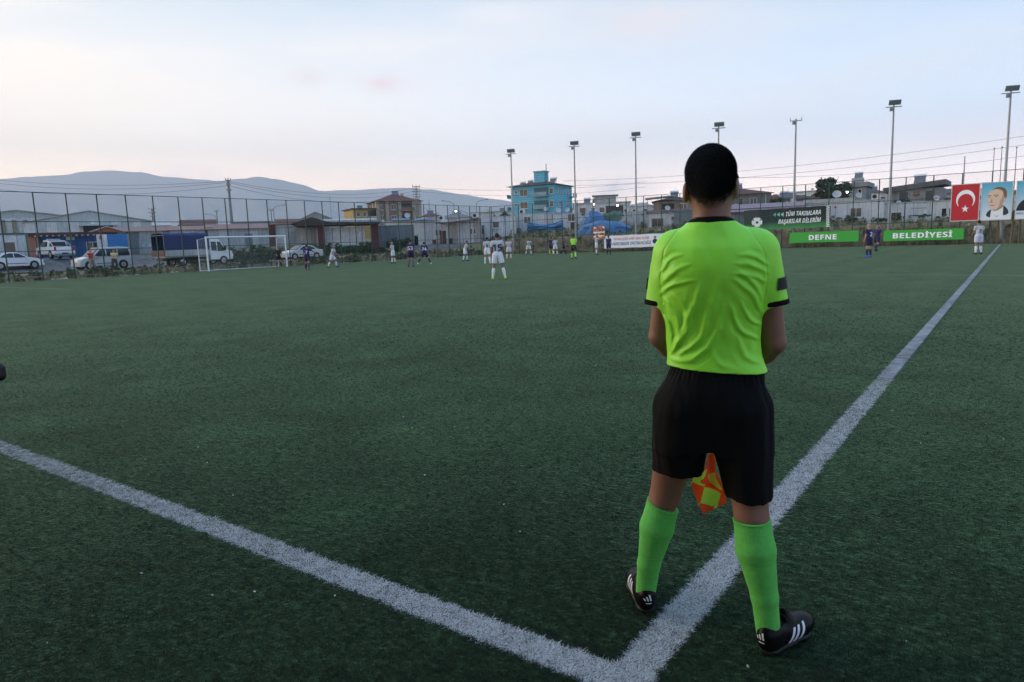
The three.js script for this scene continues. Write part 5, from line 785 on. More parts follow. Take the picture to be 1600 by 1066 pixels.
{ const B = block('site_cabin', 'white cabin with brown doorway right of the turquoise apartment house', 864, 908, 334, 97, { d: 2.6 }); panels(B, [wWhite, wWhite2], 4); win(B, 0.6, 2.0, 1.0, 1.0); part('doorway', bx(0.9, 1.1, 0.05, 0.9, 0.8, 0.02), mat(0.08, 0.06, 0.05), B.t); dish(B, -1.2, B.h + 0.5, -0.2, 0.6, 0.2); dish(B, 0.1, B.h + 0.5, -0.2, 0.5, -0.3); slabRoof(B, palRoof, 0.08, 0.08); }
// sagging tarpaulins
function tarp(label, px0, px1, y0, y1, D, m, sag, bulge, cat = 'tarpaulin', seedv = 1) {
  const g = new THREE.PlaneGeometry(1, 1, 26, 14), p = g.attributes.position, c = at((px0 + px1) / 2, y1, D), w = (px1 - px0) / FPX * D, h = (y1 - y0) / FPX * D;
  for (let i = 0; i < p.count; i++) { const u = p.getX(i) + 0.5, v = p.getY(i) + 0.5; p.setXYZ(i, (u - 0.5) * w, v * h - sag * Math.sin(Math.PI * u) * v * h + 0.12 * fbm(u * 5, v * 3, seedv, 3), bulge * Math.sin(Math.PI * v) + 0.7 * fbm(u * 4 + seedv, v * 5, 2, 4) - (1 - bulge) * v * 0.3); }
  g.computeVertexNormals(); const mm = m.clone(); mm.side = THREE.DoubleSide;
  return single('tarpaulin', g, mm, label, cat, [c.x, c.y, c.z], Math.atan2(EYE.x - c.x, EYE.z - c.z));
}
tarp('blue tarpaulin slung low along the white cabins by the second lamp post', 824, 880, 345, 360, 92, tarpBlue, 0.4, 0.35, 'tarpaulin', 3);
function mound(label, px0, px1, y0, y1, D, m, depth, sd, skew = 0) {   // a sheet draped over a heap, pleated down its sides
  const c = at((px0 + px1) / 2, y1, D), w = (px1 - px0) / FPX * D, h = (y1 - y0) / FPX * D, g = new THREE.SphereGeometry(1, 56, 24, 0, Math.PI * 2, 0, Math.PI * 0.5), p = g.attributes.position;
  for (let i = 0; i < p.count; i++) { const x = p.getX(i), y = p.getY(i), z = p.getZ(i), a = Math.atan2(z, x), pl = 1 + (1 - y) * (0.07 * Math.sin(a * 13 + sd) + 0.05 * Math.sin(a * 29 + sd * 2)) + 0.30 * fbm(x * 1.6 + sd, y * 2, z * 1.6, 4), sq = Math.pow(Math.abs(y), 0.62); p.setXYZ(i, x * w / 2 * pl + skew * y, sq * h * (1 + 0.35 * fbm(x * 2 + sd, 3, z * 2, 3)), z * depth / 2 * pl); }
  g.computeVertexNormals(); const mm = m.clone(); mm.side = THREE.DoubleSide;
  return single('tarpaulin', g, mm, label, 'tarpaulin', [c.x, c.y - 0.25, c.z], Math.atan2(EYE.x - c.x, EYE.z - c.z));
}
mound('large crumpled blue tarpaulin covering a heap behind the white banner', 904, 986, 343, 365, 88, tarpBlue, 3.4, 5);
mound('upper blue tarpaulin over the heap below the white house', 908, 950, 329, 362, 91, tarpBlue, 3, 8, -0.2);
mound('green canvas cover on top of the blue heap', 934, 982, 328, 362, 91.5, mat(0.10, 0.18, 0.13, { k: 'blotch' }), 3, 11);
mound('pale sheet on the right shoulder of the blue heap', 960, 996, 337, 364, 90.5, mat(0.42, 0.38, 0.33, { k: 'blotch' }), 2.4, 14);
// --- turquoise apartment house
{
  const tq = noiseTex(128, (u, v) => { const s = (v * 8) % 1 < 0.2 ? 1.18 : 1; return [0.40 * s, 0.67 * s, 0.75 * s].map(q => q * (0.97 + 0.15 * fbm(u * 9, v * 9, 3, 3))); }, 0.25); const tqM = new THREE.MeshStandardMaterial({ map: tq, roughness: 0.85 }), pl = mat(0.34, 0.48, 0.56, { k: 'blotch' });
  const B = block('apartment_house', 'four storey turquoise striped apartment house with balconies', 788, 875, 290, 160, { d: 11, turn: -0.42, wk: 0.86 }); walls(B, tqM);
  const r = hip(B, darkRoof, 1.4, 0.9); part('stair_tower', bx(2.6, 3.4, 2.6, 0.4, B.h + 1.6, -4.5), tqM, B.t); part('tower_cap', bx(3.0, 0.2, 3.0, 0.4, B.h + 3.4, -4.5), pl, B.t); part('aerial', rod(V(2.0, B.h + 0.5, -3.8), V(2.0, B.h + 5, -3.8), 0.1), M.steel, B.t); solarHeater(B, -4, B.h + 0.2, -3.5, 1); solarHeater(B, -2, B.h + 0.5, -3.5, 1); solarHeater(B, 4, B.h + 0.4, -3, 1.2);
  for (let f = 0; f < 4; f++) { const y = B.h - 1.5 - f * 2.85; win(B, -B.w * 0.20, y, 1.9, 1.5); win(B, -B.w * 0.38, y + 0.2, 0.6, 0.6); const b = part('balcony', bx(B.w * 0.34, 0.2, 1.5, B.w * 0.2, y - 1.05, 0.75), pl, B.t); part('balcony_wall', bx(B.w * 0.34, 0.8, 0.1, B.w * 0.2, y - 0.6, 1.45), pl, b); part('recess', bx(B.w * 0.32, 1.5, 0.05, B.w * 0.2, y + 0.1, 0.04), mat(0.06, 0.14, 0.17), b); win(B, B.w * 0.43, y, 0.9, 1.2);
    for (const z of [-2.2]) { const s = part('side_balcony', bx(1.3, 0.2, 3.4, -B.w / 2 - 0.65, y - 1.05, z), pl, B.t); part('balcony_wall', bx(0.1, 0.8, 3.4, -B.w / 2 - 1.28, y - 0.6, z), pl, s); } for (const z of [-3, -8]) win(B, z, y, 1.2, 1.3, { side: 1 }); const e = part('side_balcony', bx(1.2, 0.2, 2.4, B.w / 2 + 0.6, y - 1.05, -10), pl, B.t); part('balcony_wall', bx(0.1, 0.8, 2.4, B.w / 2 + 1.15, y - 0.6, -10), pl, e); }
  acUnit(B, -B.w * 0.2, B.h - 5.6);
}
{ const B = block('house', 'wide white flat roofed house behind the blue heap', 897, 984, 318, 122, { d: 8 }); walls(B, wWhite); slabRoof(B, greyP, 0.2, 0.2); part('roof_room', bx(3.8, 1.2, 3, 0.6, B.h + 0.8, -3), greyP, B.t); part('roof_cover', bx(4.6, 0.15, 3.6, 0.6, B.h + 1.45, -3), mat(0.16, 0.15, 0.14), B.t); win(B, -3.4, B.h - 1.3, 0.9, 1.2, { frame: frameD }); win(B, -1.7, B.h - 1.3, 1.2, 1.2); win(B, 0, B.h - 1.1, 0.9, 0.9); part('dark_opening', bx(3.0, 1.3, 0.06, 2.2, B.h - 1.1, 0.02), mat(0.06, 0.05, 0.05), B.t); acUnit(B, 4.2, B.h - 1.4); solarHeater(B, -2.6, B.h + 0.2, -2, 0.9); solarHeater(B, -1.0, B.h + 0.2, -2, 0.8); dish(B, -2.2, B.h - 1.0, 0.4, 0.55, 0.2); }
{ const B = block('site_cabin', 'pale cabin between the blue heap and the tall bare lamp post', 978, 1016, 331, 92, { d: 2.6 }); panels(B, [wBlue, wWhite2], 4); slabRoof(B, palRoof, 0.08, 0.1); part('vent', bx(0.3, 0.3, 0.1, 0.6, B.h - 0.4, 0.04), M.steel, B.t); }
{ const B = block('house', 'low white house with broken dark window left of the referee\'s head', 1014, 1082, 330, 86, { d: 6 }); walls(B, wWhite); const r = slabRoof(B, lilac, 0.22, 0.4, 0.01); win(B, -1.6, B.h - 1.35, 1.35, 1.0, { frame: mat(0.25, 0.22, 0.2) }); part('grey_wall', bx(2.8, 2.0, 0.15, 1.8, 1.0, 0.8), mat(0.24, 0.27, 0.26, { k: 'blotch' }), B.t); win(B, 0.3, B.h - 0.9, 0.5, 0.5); dish(B, -1.8 + 1.4, B.h + 0.35, 0.5, 0.5, 0.3); }
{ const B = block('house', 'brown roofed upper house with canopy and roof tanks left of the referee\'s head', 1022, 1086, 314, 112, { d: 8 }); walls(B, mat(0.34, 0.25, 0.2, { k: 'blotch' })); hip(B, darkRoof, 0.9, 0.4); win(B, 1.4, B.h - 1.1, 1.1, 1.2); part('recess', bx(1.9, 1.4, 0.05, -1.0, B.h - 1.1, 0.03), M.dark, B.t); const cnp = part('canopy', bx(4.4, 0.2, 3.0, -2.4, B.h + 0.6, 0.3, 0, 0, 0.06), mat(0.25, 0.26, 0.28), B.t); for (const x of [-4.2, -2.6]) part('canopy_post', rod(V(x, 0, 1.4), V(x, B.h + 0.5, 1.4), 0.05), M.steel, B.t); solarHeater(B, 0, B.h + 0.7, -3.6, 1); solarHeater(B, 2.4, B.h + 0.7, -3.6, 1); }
// --- right of the referee
{ const B = block('house', 'grey house with red hipped roof right of the referee\'s head', 1128, 1204, 303, 118, { d: 8, turn: 0.2 }); walls(B, mat(0.30, 0.30, 0.28, { k: 'rough' })); hip(B, tileRoof, 1.1, 0.5); win(B, 1.2, B.h - 1.3, 1.1, 1.1); win(B, -0.9, B.h - 1.3, 0.7, 1.2, { frame: mat(0.4, 0.3, 0.15) }); part('drain_pipe', rod(V(3.2, 0, 0.1), V(3.2, B.h, 0.1), 0.07), wWhite, B.t); solarHeater(B, -0.6, B.h + 0.9, -4, 1.1); dish(B, -1.7, B.h - 2, 0.4, 0.6, 0.2); }
{ const B = block('shed', 'long shed with pinkish rounded roof behind the football banner', 1130, 1250, 328, 77, { d: 7 }); panels(B, [mat(0.30, 0.32, 0.33, { k: 'streak' }), wDkGrey], 6); const gs = []; for (let i = 0; i < 8; i++) { const a = (i + 0.5) / 8 * Math.PI; gs.push(bx(B.w + 0.5, 0.1, 1.45, 0, B.h + 0.7 * Math.sin(a), -B.d / 2 + Math.cos(a) * B.d / 2, 0, Math.cos(a) * 0.42)); } part('roof', merge(gs), lilac, B.t); part('opening', bx(0.9, 1.2, 0.05, -1.2, 1.2, 0.02), M.dark, B.t); }
{ const B = block('house', 'low house with brown roof and roof tanks behind the football banner', 1212, 1278, 311, 100, { d: 7 }); walls(B, mat(0.34, 0.30, 0.28, { k: 'blotch' })); hip(B, darkRoof, 0.7, 0.4); solarHeater(B, -1.7, B.h + 0.3, -2, 0.9); solarHeater(B, -0.6, B.h + 0.3, -2, 0.8); win(B, 1.3, B.h - 1, 1, 0.9); acUnit(B, -1.6, B.h - 0.6); dish(B, -0.5, B.h - 0.3, 0.6, 0.6, 0.3); }
{ const B = block('site_cabin', 'white panel cabin with small window right of the football banner', 1256, 1374, 315.5, 78, { d: 2.6, turn: -0.06 }); panels(B, [wWhite, wWhite2, wWhite], 7); slabRoof(B, palRoof, 0.1, 0.1); win(B, 1.5, B.h - 1.25, 1.15, 1.0); part('red_mark', bx(0.22, 0.2, 0.03, -0.6, B.h - 0.55, 0.02), mat(0.4, 0.05, 0.05), B.t); part('roof_sheet', bx(5.2, 0.35, 2.6, -1.4, B.h + 0.3, -1.3, 0, 0.04), mat(0.5, 0.52, 0.5, { k: 'streak' }), B.t); acUnit(B, 3.4, B.h + 0.4, -0.4); dish(B, -0.6, B.h + 0.9, -1.6, 0.7, 0.1); dish(B, 1.6, B.h + 0.7, -2.4, 0.5, 0.4); }
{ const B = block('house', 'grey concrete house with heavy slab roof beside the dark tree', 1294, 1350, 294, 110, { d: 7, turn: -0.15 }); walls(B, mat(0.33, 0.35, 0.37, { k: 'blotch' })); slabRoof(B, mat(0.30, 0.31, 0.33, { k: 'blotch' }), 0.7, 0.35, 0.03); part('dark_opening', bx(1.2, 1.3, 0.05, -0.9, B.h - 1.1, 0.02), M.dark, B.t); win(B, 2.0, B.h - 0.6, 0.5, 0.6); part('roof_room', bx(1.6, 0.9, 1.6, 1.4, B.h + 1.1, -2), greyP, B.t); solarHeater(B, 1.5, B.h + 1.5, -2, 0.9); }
{ const B = block('site_cabin', 'blueish end of a cabin left of the tall lamp post', 1362, 1386, 317, 80, { d: 5, turn: 0.3 }); panels(B, [wBlue, wGrey], 3); part('red_mark', bx(0.3, 0.35, 0.03, 0.1, 1.5, 0.02), mat(0.35, 0.03, 0.04), B.t); slabRoof(B, palRoof, 0.1, 0.06); dish(B, -0.3, B.h + 0.6, -0.3, 0.4, 0.2); }
{
  const B = block('site_cabin', 'white cabin with green bird emblem left of the flag panel', 1386, 1496, 316, 78, { d: 2.6 }); panels(B, [wWhite, wWhite, wWhite2], 5); slabRoof(B, palRoof, 0.1, 0.1); win(B, -2.5, B.h - 1.5, 1.05, 1.0); win(B, 2.15, B.h - 1.25, 0.5, 0.95); win(B, 2.85, B.h - 1.25, 0.5, 0.95);
  part('bird_emblem', new THREE.ExtrudeGeometry(shapeOf([[-1.3, 0.1], [-1.0, 0.0], [-0.5, -0.02], [-0.1, -0.12], [0.15, -0.25], [0.3, -0.1], [0.75, -0.12], [1.1, 0.02], [0.9, 0.1], [0.6, 0.08], [0.45, 0.2], [0.2, 0.22], [0.05, 0.08], [-0.5, 0.12], [-1.0, 0.1]]), { depth: 0.02, bevelEnabled: false }).translate(0, B.h - 1.5, 0.01), mat(0.03, 0.10, 0.06), B.t); part('text_strip', bx(1.5, 0.12, 0.02, -0.3, B.h - 0.65, 0.01), mat(0.30, 0.36, 0.38), B.t);
  part('door_handle', bx(0.1, 0.25, 0.06, -1.75, B.h - 1.6, 0.03), M.dark, B.t); dish(B, 1.35, B.h + 0.35, 0.1, 0.48, 0.2); dish(B, -2.3, B.h + 0.1, -0.3, 0.35, 0.2);
}
{ const B = block('house', 'grey house with sloping dark roof slab and steel roof tank', 1392, 1466, 295, 106, { d: 7, turn: -0.12 }); walls(B, mat(0.32, 0.32, 0.34, { k: 'blotch' })); slabRoof(B, mat(0.13, 0.13, 0.14, { k: 'blotch' }), 0.75, 0.55, 0.09); for (const x of [-1.4, 2.1]) { const d = part('door', bx(1.2, 1.7, 0.06, x, B.h - 1.3, 0.02), mat(0.06, 0.06, 0.07), B.t); part('door_frame', merge([bx(0.08, 1.8, 0.1, x - 0.64, B.h - 1.3, 0.03), bx(0.08, 1.8, 0.1, x + 0.64, B.h - 1.3, 0.03)]), greyP, d); } win(B, 0.3, B.h - 0.7, 0.7, 0.5, { frame: frameD }); for (const x of [-3.0, 3.1]) part('prop', rod(V(x, 0, 0.6), V(x * 0.8, B.h, 0.1), 0.07), M.wood, B.t); solarHeater(B, 0.4, B.h + 0.9, -2.5, 1.2); }
{ const B = block('house', 'low grey roofed house behind the flag panel', 1466, 1500, 302, 120, { d: 7 }); walls(B, greyP); hip(B, mat(0.16, 0.15, 0.16, { k: 'rough' }), 0.9, 0.5); win(B, 0, B.h - 1.1, 1, 0.9); }

// low houses of the town behind
for (const [lab, a, b, y, D, m, rm, kind] of [
  ['pale flat roofed house behind the curved pink awning', 735, 770, 333, 150, wWhite, greyP, 0], ['small white house with red roof between mast and hipped roof', 662, 690, 338, 150, wWhite2, tileRoof, 1], ['far white flat roofed house left of the turquoise apartment house', 766, 800, 331, 185, wWhite, greyP, 0],
  ['pale house with grey roof between the wide white house and its neighbour', 984, 1016, 322, 150, wWhite, greyP, 1], ['cream house behind the pinkish rounded roof', 1200, 1222, 309, 150, cream, tileRoof, 1], ['far white house behind the bare floodlight mast', 1236, 1276, 300, 170, wWhite, greyP, 0],
  ['pale house between the grey concrete house and the sloping roof slab', 1352, 1388, 302, 140, wWhite, tileRoof, 1], ['white house behind the portrait panel', 1528, 1566, 296, 120, wWhite, greyP, 0], ['white house at the right edge behind the last panel', 1576, 1630, 300, 110, wWhite2, tileRoof, 1], ['white cabin row behind the flag panel', 1496, 1600, 318, 82, wWhite, palRoof, 0]]) {
  const B = block('house', lab, a, b, y, D, { d: 7, turn: 0.2 * Math.sin(a) }); walls(B, m); if (kind) hip(B, rm, 0.9, 0.4); else slabRoof(B, rm, 0.22, 0.25); const n = Math.max(2, Math.round(B.w / 2)); for (let i = 0; i < n; i++) win(B, (i + 0.5 - n / 2) * B.w / n, B.h - 1.2, 0.9, 1.0); part('door', bx(0.95, 2.0, 0.06, B.w * 0.05, 1.15, 0.02), frameD, B.t); if (a % 3) solarHeater(B, 0, B.h + (kind ? 0.5 : 0.25), -3, 1); dish(B, B.w * 0.3, B.h + 0.5, -0.6, 0.5, 0.3);
}
// ---------------------------------------------------------------- lamp posts, poles and wires
const lampTop = [[798, 237, -49.6, 1], [897, 225, -40.4, 1], [993, 211, -30.2, 1], [1123, 196, -20.9, 1], [1244, 184, -13.9, 0], [1397, 162, -6.9, 1], [1580, 140, 0.7, 1]];
const nth = ['first', 'second', 'third', 'fourth', 'fifth', 'sixth', 'seventh'];
lampTop.forEach(([px, py, x, has], i) => {
  const z = FZ - 1.3, p = at(px, py, 1).sub(EYE), k = (z - EYE.z) / p.z, top = EYE.y + p.y * k, bx0 = EYE.x + p.x * k, gy = ground(bx0, z);
  const t = thing('floodlight_mast', has ? `${nth[i]} floodlight mast from the left, grey pole with one lamp panel` : 'floodlight mast with a bare cross arm and no lamp panel', 'floodlight', [bx0, gy - 0.1, z], 0.35, 'floodlight masts along the far fence');
  const h = top - gy + 0.1; part('pole', rod(V(0, 0, 0), V(0, h - 0.1, 0), 0.13, 0.065, 12), M.galv, t); part('base_plate', bx(0.55, 0.12, 0.55, 0, 0.1, 0), M.galv, t);
  part('cross_arm', bx(has ? 1.2 : 1.0, 0.07, 0.07, 0, h - 0.25, 0), M.galv, t); part('ballast_box', bx(0.3, 0.25, 0.2, -0.15, h - 0.45, 0.1), M.steel, t);
  if (has) { const l = part('lamp_panel', bx(0.88, 0.38, 0.14, 0, 0, 0, 0, 0.5), mat(0.16, 0.19, 0.19), t); l.position.set(0.05, h + 0.08, 0.1); for (let a = 0; a < 3; a++) part('lens', bx(0.26, 0.3, 0.02, -0.3 + a * 0.3, -0.05, 0.085, 0, 0.5), mat(0.2, 0.24, 0.25, { rough: 0.2 }), l); }
  else for (const s of [-1, 1]) part('lamp_bracket', rod(V(s * 0.46, h - 0.22, 0), V(s * 0.46, h + 0.02, 0), 0.03), M.steel, t);
});
function pole(name, label, cat, px, y0, y1, D, r, m, build) { const p = at(px, y0, D), g = ground(p.x, p.z), h = p.y - g + 0.3, t = thing(name, label, cat, [p.x, g - 0.3, p.z], Math.atan2(EYE.x - p.x, EYE.z - p.z)); part('pole', rod(V(0, 0, 0), V(0, h, 0), r, r * 0.6, 10), m, t); build(t, h); return t; }
const insul = mat(0.35, 0.3, 0.26, { rough: 0.3 });
function arms(t, h, list) { for (const [y, w] of list) { const a = part('cross_arm', bx(w, 0.12, 0.12, 0, h - y, 0.12), M.steel, t); for (const s of [-1, 0, 1]) part('insulator', new THREE.CylinderGeometry(0.06, 0.08, 0.28, 8).translate(s * w * 0.45, h - y + 0.2, 0.12), insul, a); } }
pole('utility_pole', 'tall concrete utility pole standing behind the goal', 'pole', 356, 281, 0, 98, 0.26, mat(0.26, 0.27, 0.28, { k: 'blotch' }), (t, h) => { arms(t, h, [[0.1, 0.7], [0.8, 0.5]]); part('transformer_ring', new THREE.CylinderGeometry(0.3, 0.34, 0.35, 12).translate(0, h - 1.4, 0), M.steel, t); });
pole('utility_pole', 'dark utility pole with cross arms far behind the lorry', 'pole', 237, 326, 0, 150, 0.2, M.dark, (t, h) => arms(t, h, [[0.1, 1.4], [0.9, 1.4], [1.7, 1.0]]));
pole('utility_pole', 'thin far utility pole left of the tall concrete pole', 'pole', 338, 328, 0, 150, 0.16, M.steel, (t, h) => arms(t, h, [[0.3, 0.8]]));
pole('utility_pole', 'utility pole rising behind the right goal post', 'pole', 423, 327, 0, 130, 0.14, M.steel, (t, h) => arms(t, h, [[0.2, 0.8]]));
pole('radio_mast', 'thin tall mast left of the yellow house', 'mast', 515, 305, 0, 170, 0.08, M.steel, (t, h) => part('aerial', rod(V(-0.4, h - 1, 0), V(0.4, h - 1, 0), 0.03), M.steel, t));
pole('lattice_mast', 'steel lattice mast crowded with cross arms beside the apartment house', 'mast', 650, 291, 0, 140, 0.16, M.steel, (t, h) => { arms(t, h, [[0.1, 1.6], [0.6, 1.3], [1.1, 1.6], [1.6, 1.3], [2.1, 1.5], [2.6, 1.1]]); for (let y = 0.5; y < h - 3; y += 0.9) part('brace', merge([rod(V(-0.3, y, 0.2), V(0.3, y + 0.9, 0.2), 0.03), rod(V(0.3, y, 0.2), V(-0.3, y + 0.9, 0.2), 0.03)]), M.steel, t); for (const s of [-1, 1]) part('mast_leg', rod(V(s * 0.32, 0, 0.2), V(s * 0.2, h - 0.3, 0.2), 0.04), M.steel, t); });
pole('radio_mast', 'slim mast right of the lattice mast', 'mast', 670, 312, 0, 150, 0.1, M.steel, (t, h) => part('aerial', rod(V(-0.5, h - 2, 0), V(0.5, h - 2, 0), 0.03), M.steel, t));
pole('radio_mast', 'slim antenna mast rising above the flag panel', 'mast', 1508, 244, 0, 82, 0.1, M.galv, (t, h) => { part('aerial', bx(0.5, 0.6, 0.2, 0, h - 5.6, 0.1), M.steel, t); });
for (const [px, y, lab] of [[1554, 233, 'first bare flagpole from the left above the portrait panel'], [1566, 231, 'second bare flagpole from the left above the portrait panel'], [1589, 231, 'third bare flagpole, at the right edge of the picture']]) pole('flagpole', lab, 'flagpole', px, y, 0, 72, 0.06, mat(0.32, 0.24, 0.2, { rough: 0.6 }), (t, h) => part('finial', new THREE.SphereGeometry(0.09, 10, 8).translate(0, h + 0.05, 0), M.steel, t));
function streetLamp(label, px, y, D, side, lit) {
  const t = pole('street_lamp', label, 'street lamp', px, y, 0, D, 0.09, M.steel, (t, h) => { part('arm', tube([V(0, h - 0.1, 0), V(side * 0.5, h + 0.25, 0), V(side * 1.6, h + 0.5, 0)], 0.045, 10), M.steel, t); const l = part('lamp_head', bx(0.6, 0.12, 0.22, side * 1.8, h + 0.5, 0, 0, 0, side * 0.15), M.steel, t);
    if (lit) { const b = part('bulb', new THREE.SphereGeometry(0.14, 12, 8), new THREE.MeshStandardMaterial({ color: lin(0.9, 0.9, 0.85), emissive: lin(1, 0.95, 0.85), emissiveIntensity: 6 }), l); b.position.set(side * 1.8, h + 0.36, 0); const pl = new THREE.PointLight(lin(1, 0.95, 0.85), 6, 0, 2); pl.position.set(side * 1.8, h + 0.36, 0); pl.castShadow = true; pl.shadow.radius = 7; t.add(pl); } });
  return t;
}
streetLamp('unlit street lamp pointing left behind the white cabins', 709, 318, 120, -1);
streetLamp('unlit street lamp pointing right behind the white cabins', 744, 317, 118, 1);
streetLamp('lit street lamp above the grey hipped roof', 730, 333, 112, -1, true);
streetLamp('lit street lamp in front of the wide white house', 946, 322, 108, -1, true);
streetLamp('lit street lamp right of the wide white house', 984, 324, 104, -1, true);
streetLamp('lit street lamp by the grey concrete house', 1346, 303, 98, -1, true);
streetLamp('far street lamp pointing left behind the grey sheds', 337, 338, 150, -1);
streetLamp('small street lamp above the right goal post', 427, 325, 125, 1);
// sagging power lines
function wire(label, a, b, sag, r = 0.022) { const A = at(...a), B = at(...b), pts = []; for (let i = 0; i <= 12; i++) { const t = i / 12, p = A.clone().lerp(B, t); p.y -= sag * 4 * t * (1 - t); pts.push(p); } single('power_line', tube(pts, r, 40, 5), mat(0.05, 0.05, 0.055), label, 'wire', [0, 0, 0], 0, 'overhead power lines'); }
wire('upper power line left of the concrete pole', [-60, 275, 115], [356, 283, 98], 1.0); wire('middle power line left of the concrete pole', [-60, 279, 115], [356, 285, 98], 1.3); wire('lower power line left of the concrete pole', [-60, 288, 115], [356, 290, 98], 1.5);
wire('upper power line right of the concrete pole', [356, 283, 98], [650, 293, 140], 1.6); wire('middle power line right of the concrete pole', [356, 285, 98], [650, 298, 140], 1.8); wire('lower power line right of the concrete pole', [356, 290, 98], [650, 303, 140], 2.0);
wire('upper power line right of the lattice mast', [650, 293, 140], [1010, 284, 130], 1.0); wire('lower power line right of the lattice mast', [650, 299, 140], [1010, 292, 130], 1.2);
wire('upper power line across the right hand sky', [880, 283, 130], [1680, 200, 95], 1.4); wire('middle power line across the right hand sky', [880, 290, 130], [1680, 214, 95], 1.5); wire('lower power line across the right hand sky', [1150, 278, 118], [1680, 232, 95], 1.0);

// ---------------------------------------------------------------- signs and banners on the far fence
const onFence = (px, py, dz = 0.1) => { const z = FZ + dz, d = at(px, py, 1).sub(EYE), k = (z - EYE.z) / d.z; return V(EYE.x + d.x * k, EYE.y + d.y * k, z); };
function board(name, label, cat, px0, px1, yt, yb, w, h, draw, o = {}) {
  const c0 = onFence(px0, (yt + yb) / 2), c1 = onFence(px1, (yt + yb) / 2), W = c1.x - c0.x, top = onFence((px0 + px1) / 2, yt), bot = onFence((px0 + px1) / 2, yb), H = top.y - bot.y;
  const c = document.createElement('canvas'); c.width = w; c.height = h; const k = c.getContext('2d'); draw(k, w, h); const t = new THREE.CanvasTexture(c); t.colorSpace = THREE.SRGBColorSpace; t.anisotropy = 8;
  const T = thing(name, label, cat, [(c0.x + c1.x) / 2, (top.y + bot.y) / 2, FZ + (o.dz ?? 0.12)], 0); T.rotation.z = o.tilt ?? 0;
  let g; if (o.slack) { g = new THREE.PlaneGeometry(W, H, 40, 8); const p = g.attributes.position; for (let i = 0; i < p.count; i++) { const x = p.getX(i), y = p.getY(i); p.setZ(i, 0.03 * Math.sin(x * 2.1 + y) + 0.02 * Math.sin(x * 5.3)); p.setY(i, y - o.slack * (1 - Math.abs(Math.sin((x / W + 0.5) * Math.PI * 4))) * 0.3); } g.computeVertexNormals(); } else { g = new THREE.PlaneGeometry(W, H); g.translate(0, 0, 0.026); }
  const face = part('printed_face', g, new THREE.MeshStandardMaterial({ map: t, roughness: 0.6, side: THREE.DoubleSide }), T);
  if (!o.slack) { part('panel', bx(W, H, 0.05), o.edge ?? M.steel, T); }
  for (const s of [-1, 1]) for (const q of [-1, 1]) part('tie', rod(V(s * W * 0.49, q * H * 0.47, -0.1), V(s * W * 0.49, q * H * 0.47, 0.03), 0.012), M.dark, T);
  if (o.frame) part('frame', merge([bx(W + 0.06, 0.06, 0.07, 0, H / 2, 0.01), bx(W + 0.06, 0.06, 0.07, 0, -H / 2, 0.01), bx(0.06, H, 0.07, W / 2, 0, 0.01), bx(0.06, H, 0.07, -W / 2, 0, 0.01)]), o.frame, T);
  return { T, W, H };
}
const fitText = (k, s, x, y, maxW, size, fam = 'sans-serif', st = 'bold') => { k.font = `${st} ${size}px ${fam}`; const m = k.measureText(s).width; k.save(); k.translate(x, y); k.scale(Math.min(1, maxW / m) === 1 ? maxW / m : maxW / m, 1); k.fillText(s, -m / 2, 0); k.restore(); };
const green = s => (k, w, h) => { k.fillStyle = '#3fae3c'; k.fillRect(0, 0, w, h); k.fillStyle = '#ffffff'; k.strokeStyle = '#14361a'; k.lineWidth = 7; k.textBaseline = 'middle'; k.font = `bold ${h * 0.66}px sans-serif`; k.lineJoin = 'round'; const m = k.measureText(s).width, tw = w * (s.length > 6 ? 0.76 : 0.42), ox = s.length > 6 ? 0.49 : 0.49; k.save(); k.translate(w * ox, h * 0.53); k.scale(tw / m, 1); k.strokeText(s, -m / 2, 0); k.lineWidth = 3; k.strokeStyle = '#ffffff'; k.strokeText(s, -m / 2, 0); k.fillText(s, -m / 2, 0); k.restore(); };
board('sign_board', 'green sign board reading DEFNE', 'sign', 1234, 1342, 362, 378.5, 1024, 160, green('DEFNE'), { dz: 0.14, edge: mat(0.04, 0.3, 0.05) });
board('sign_board', 'green sign board reading BELEDİYESİ', 'sign', 1381, 1506, 358.5, 375.5, 1200, 160, green('BELEDİYESİ'), { dz: 0.14, edge: mat(0.04, 0.3, 0.05) });
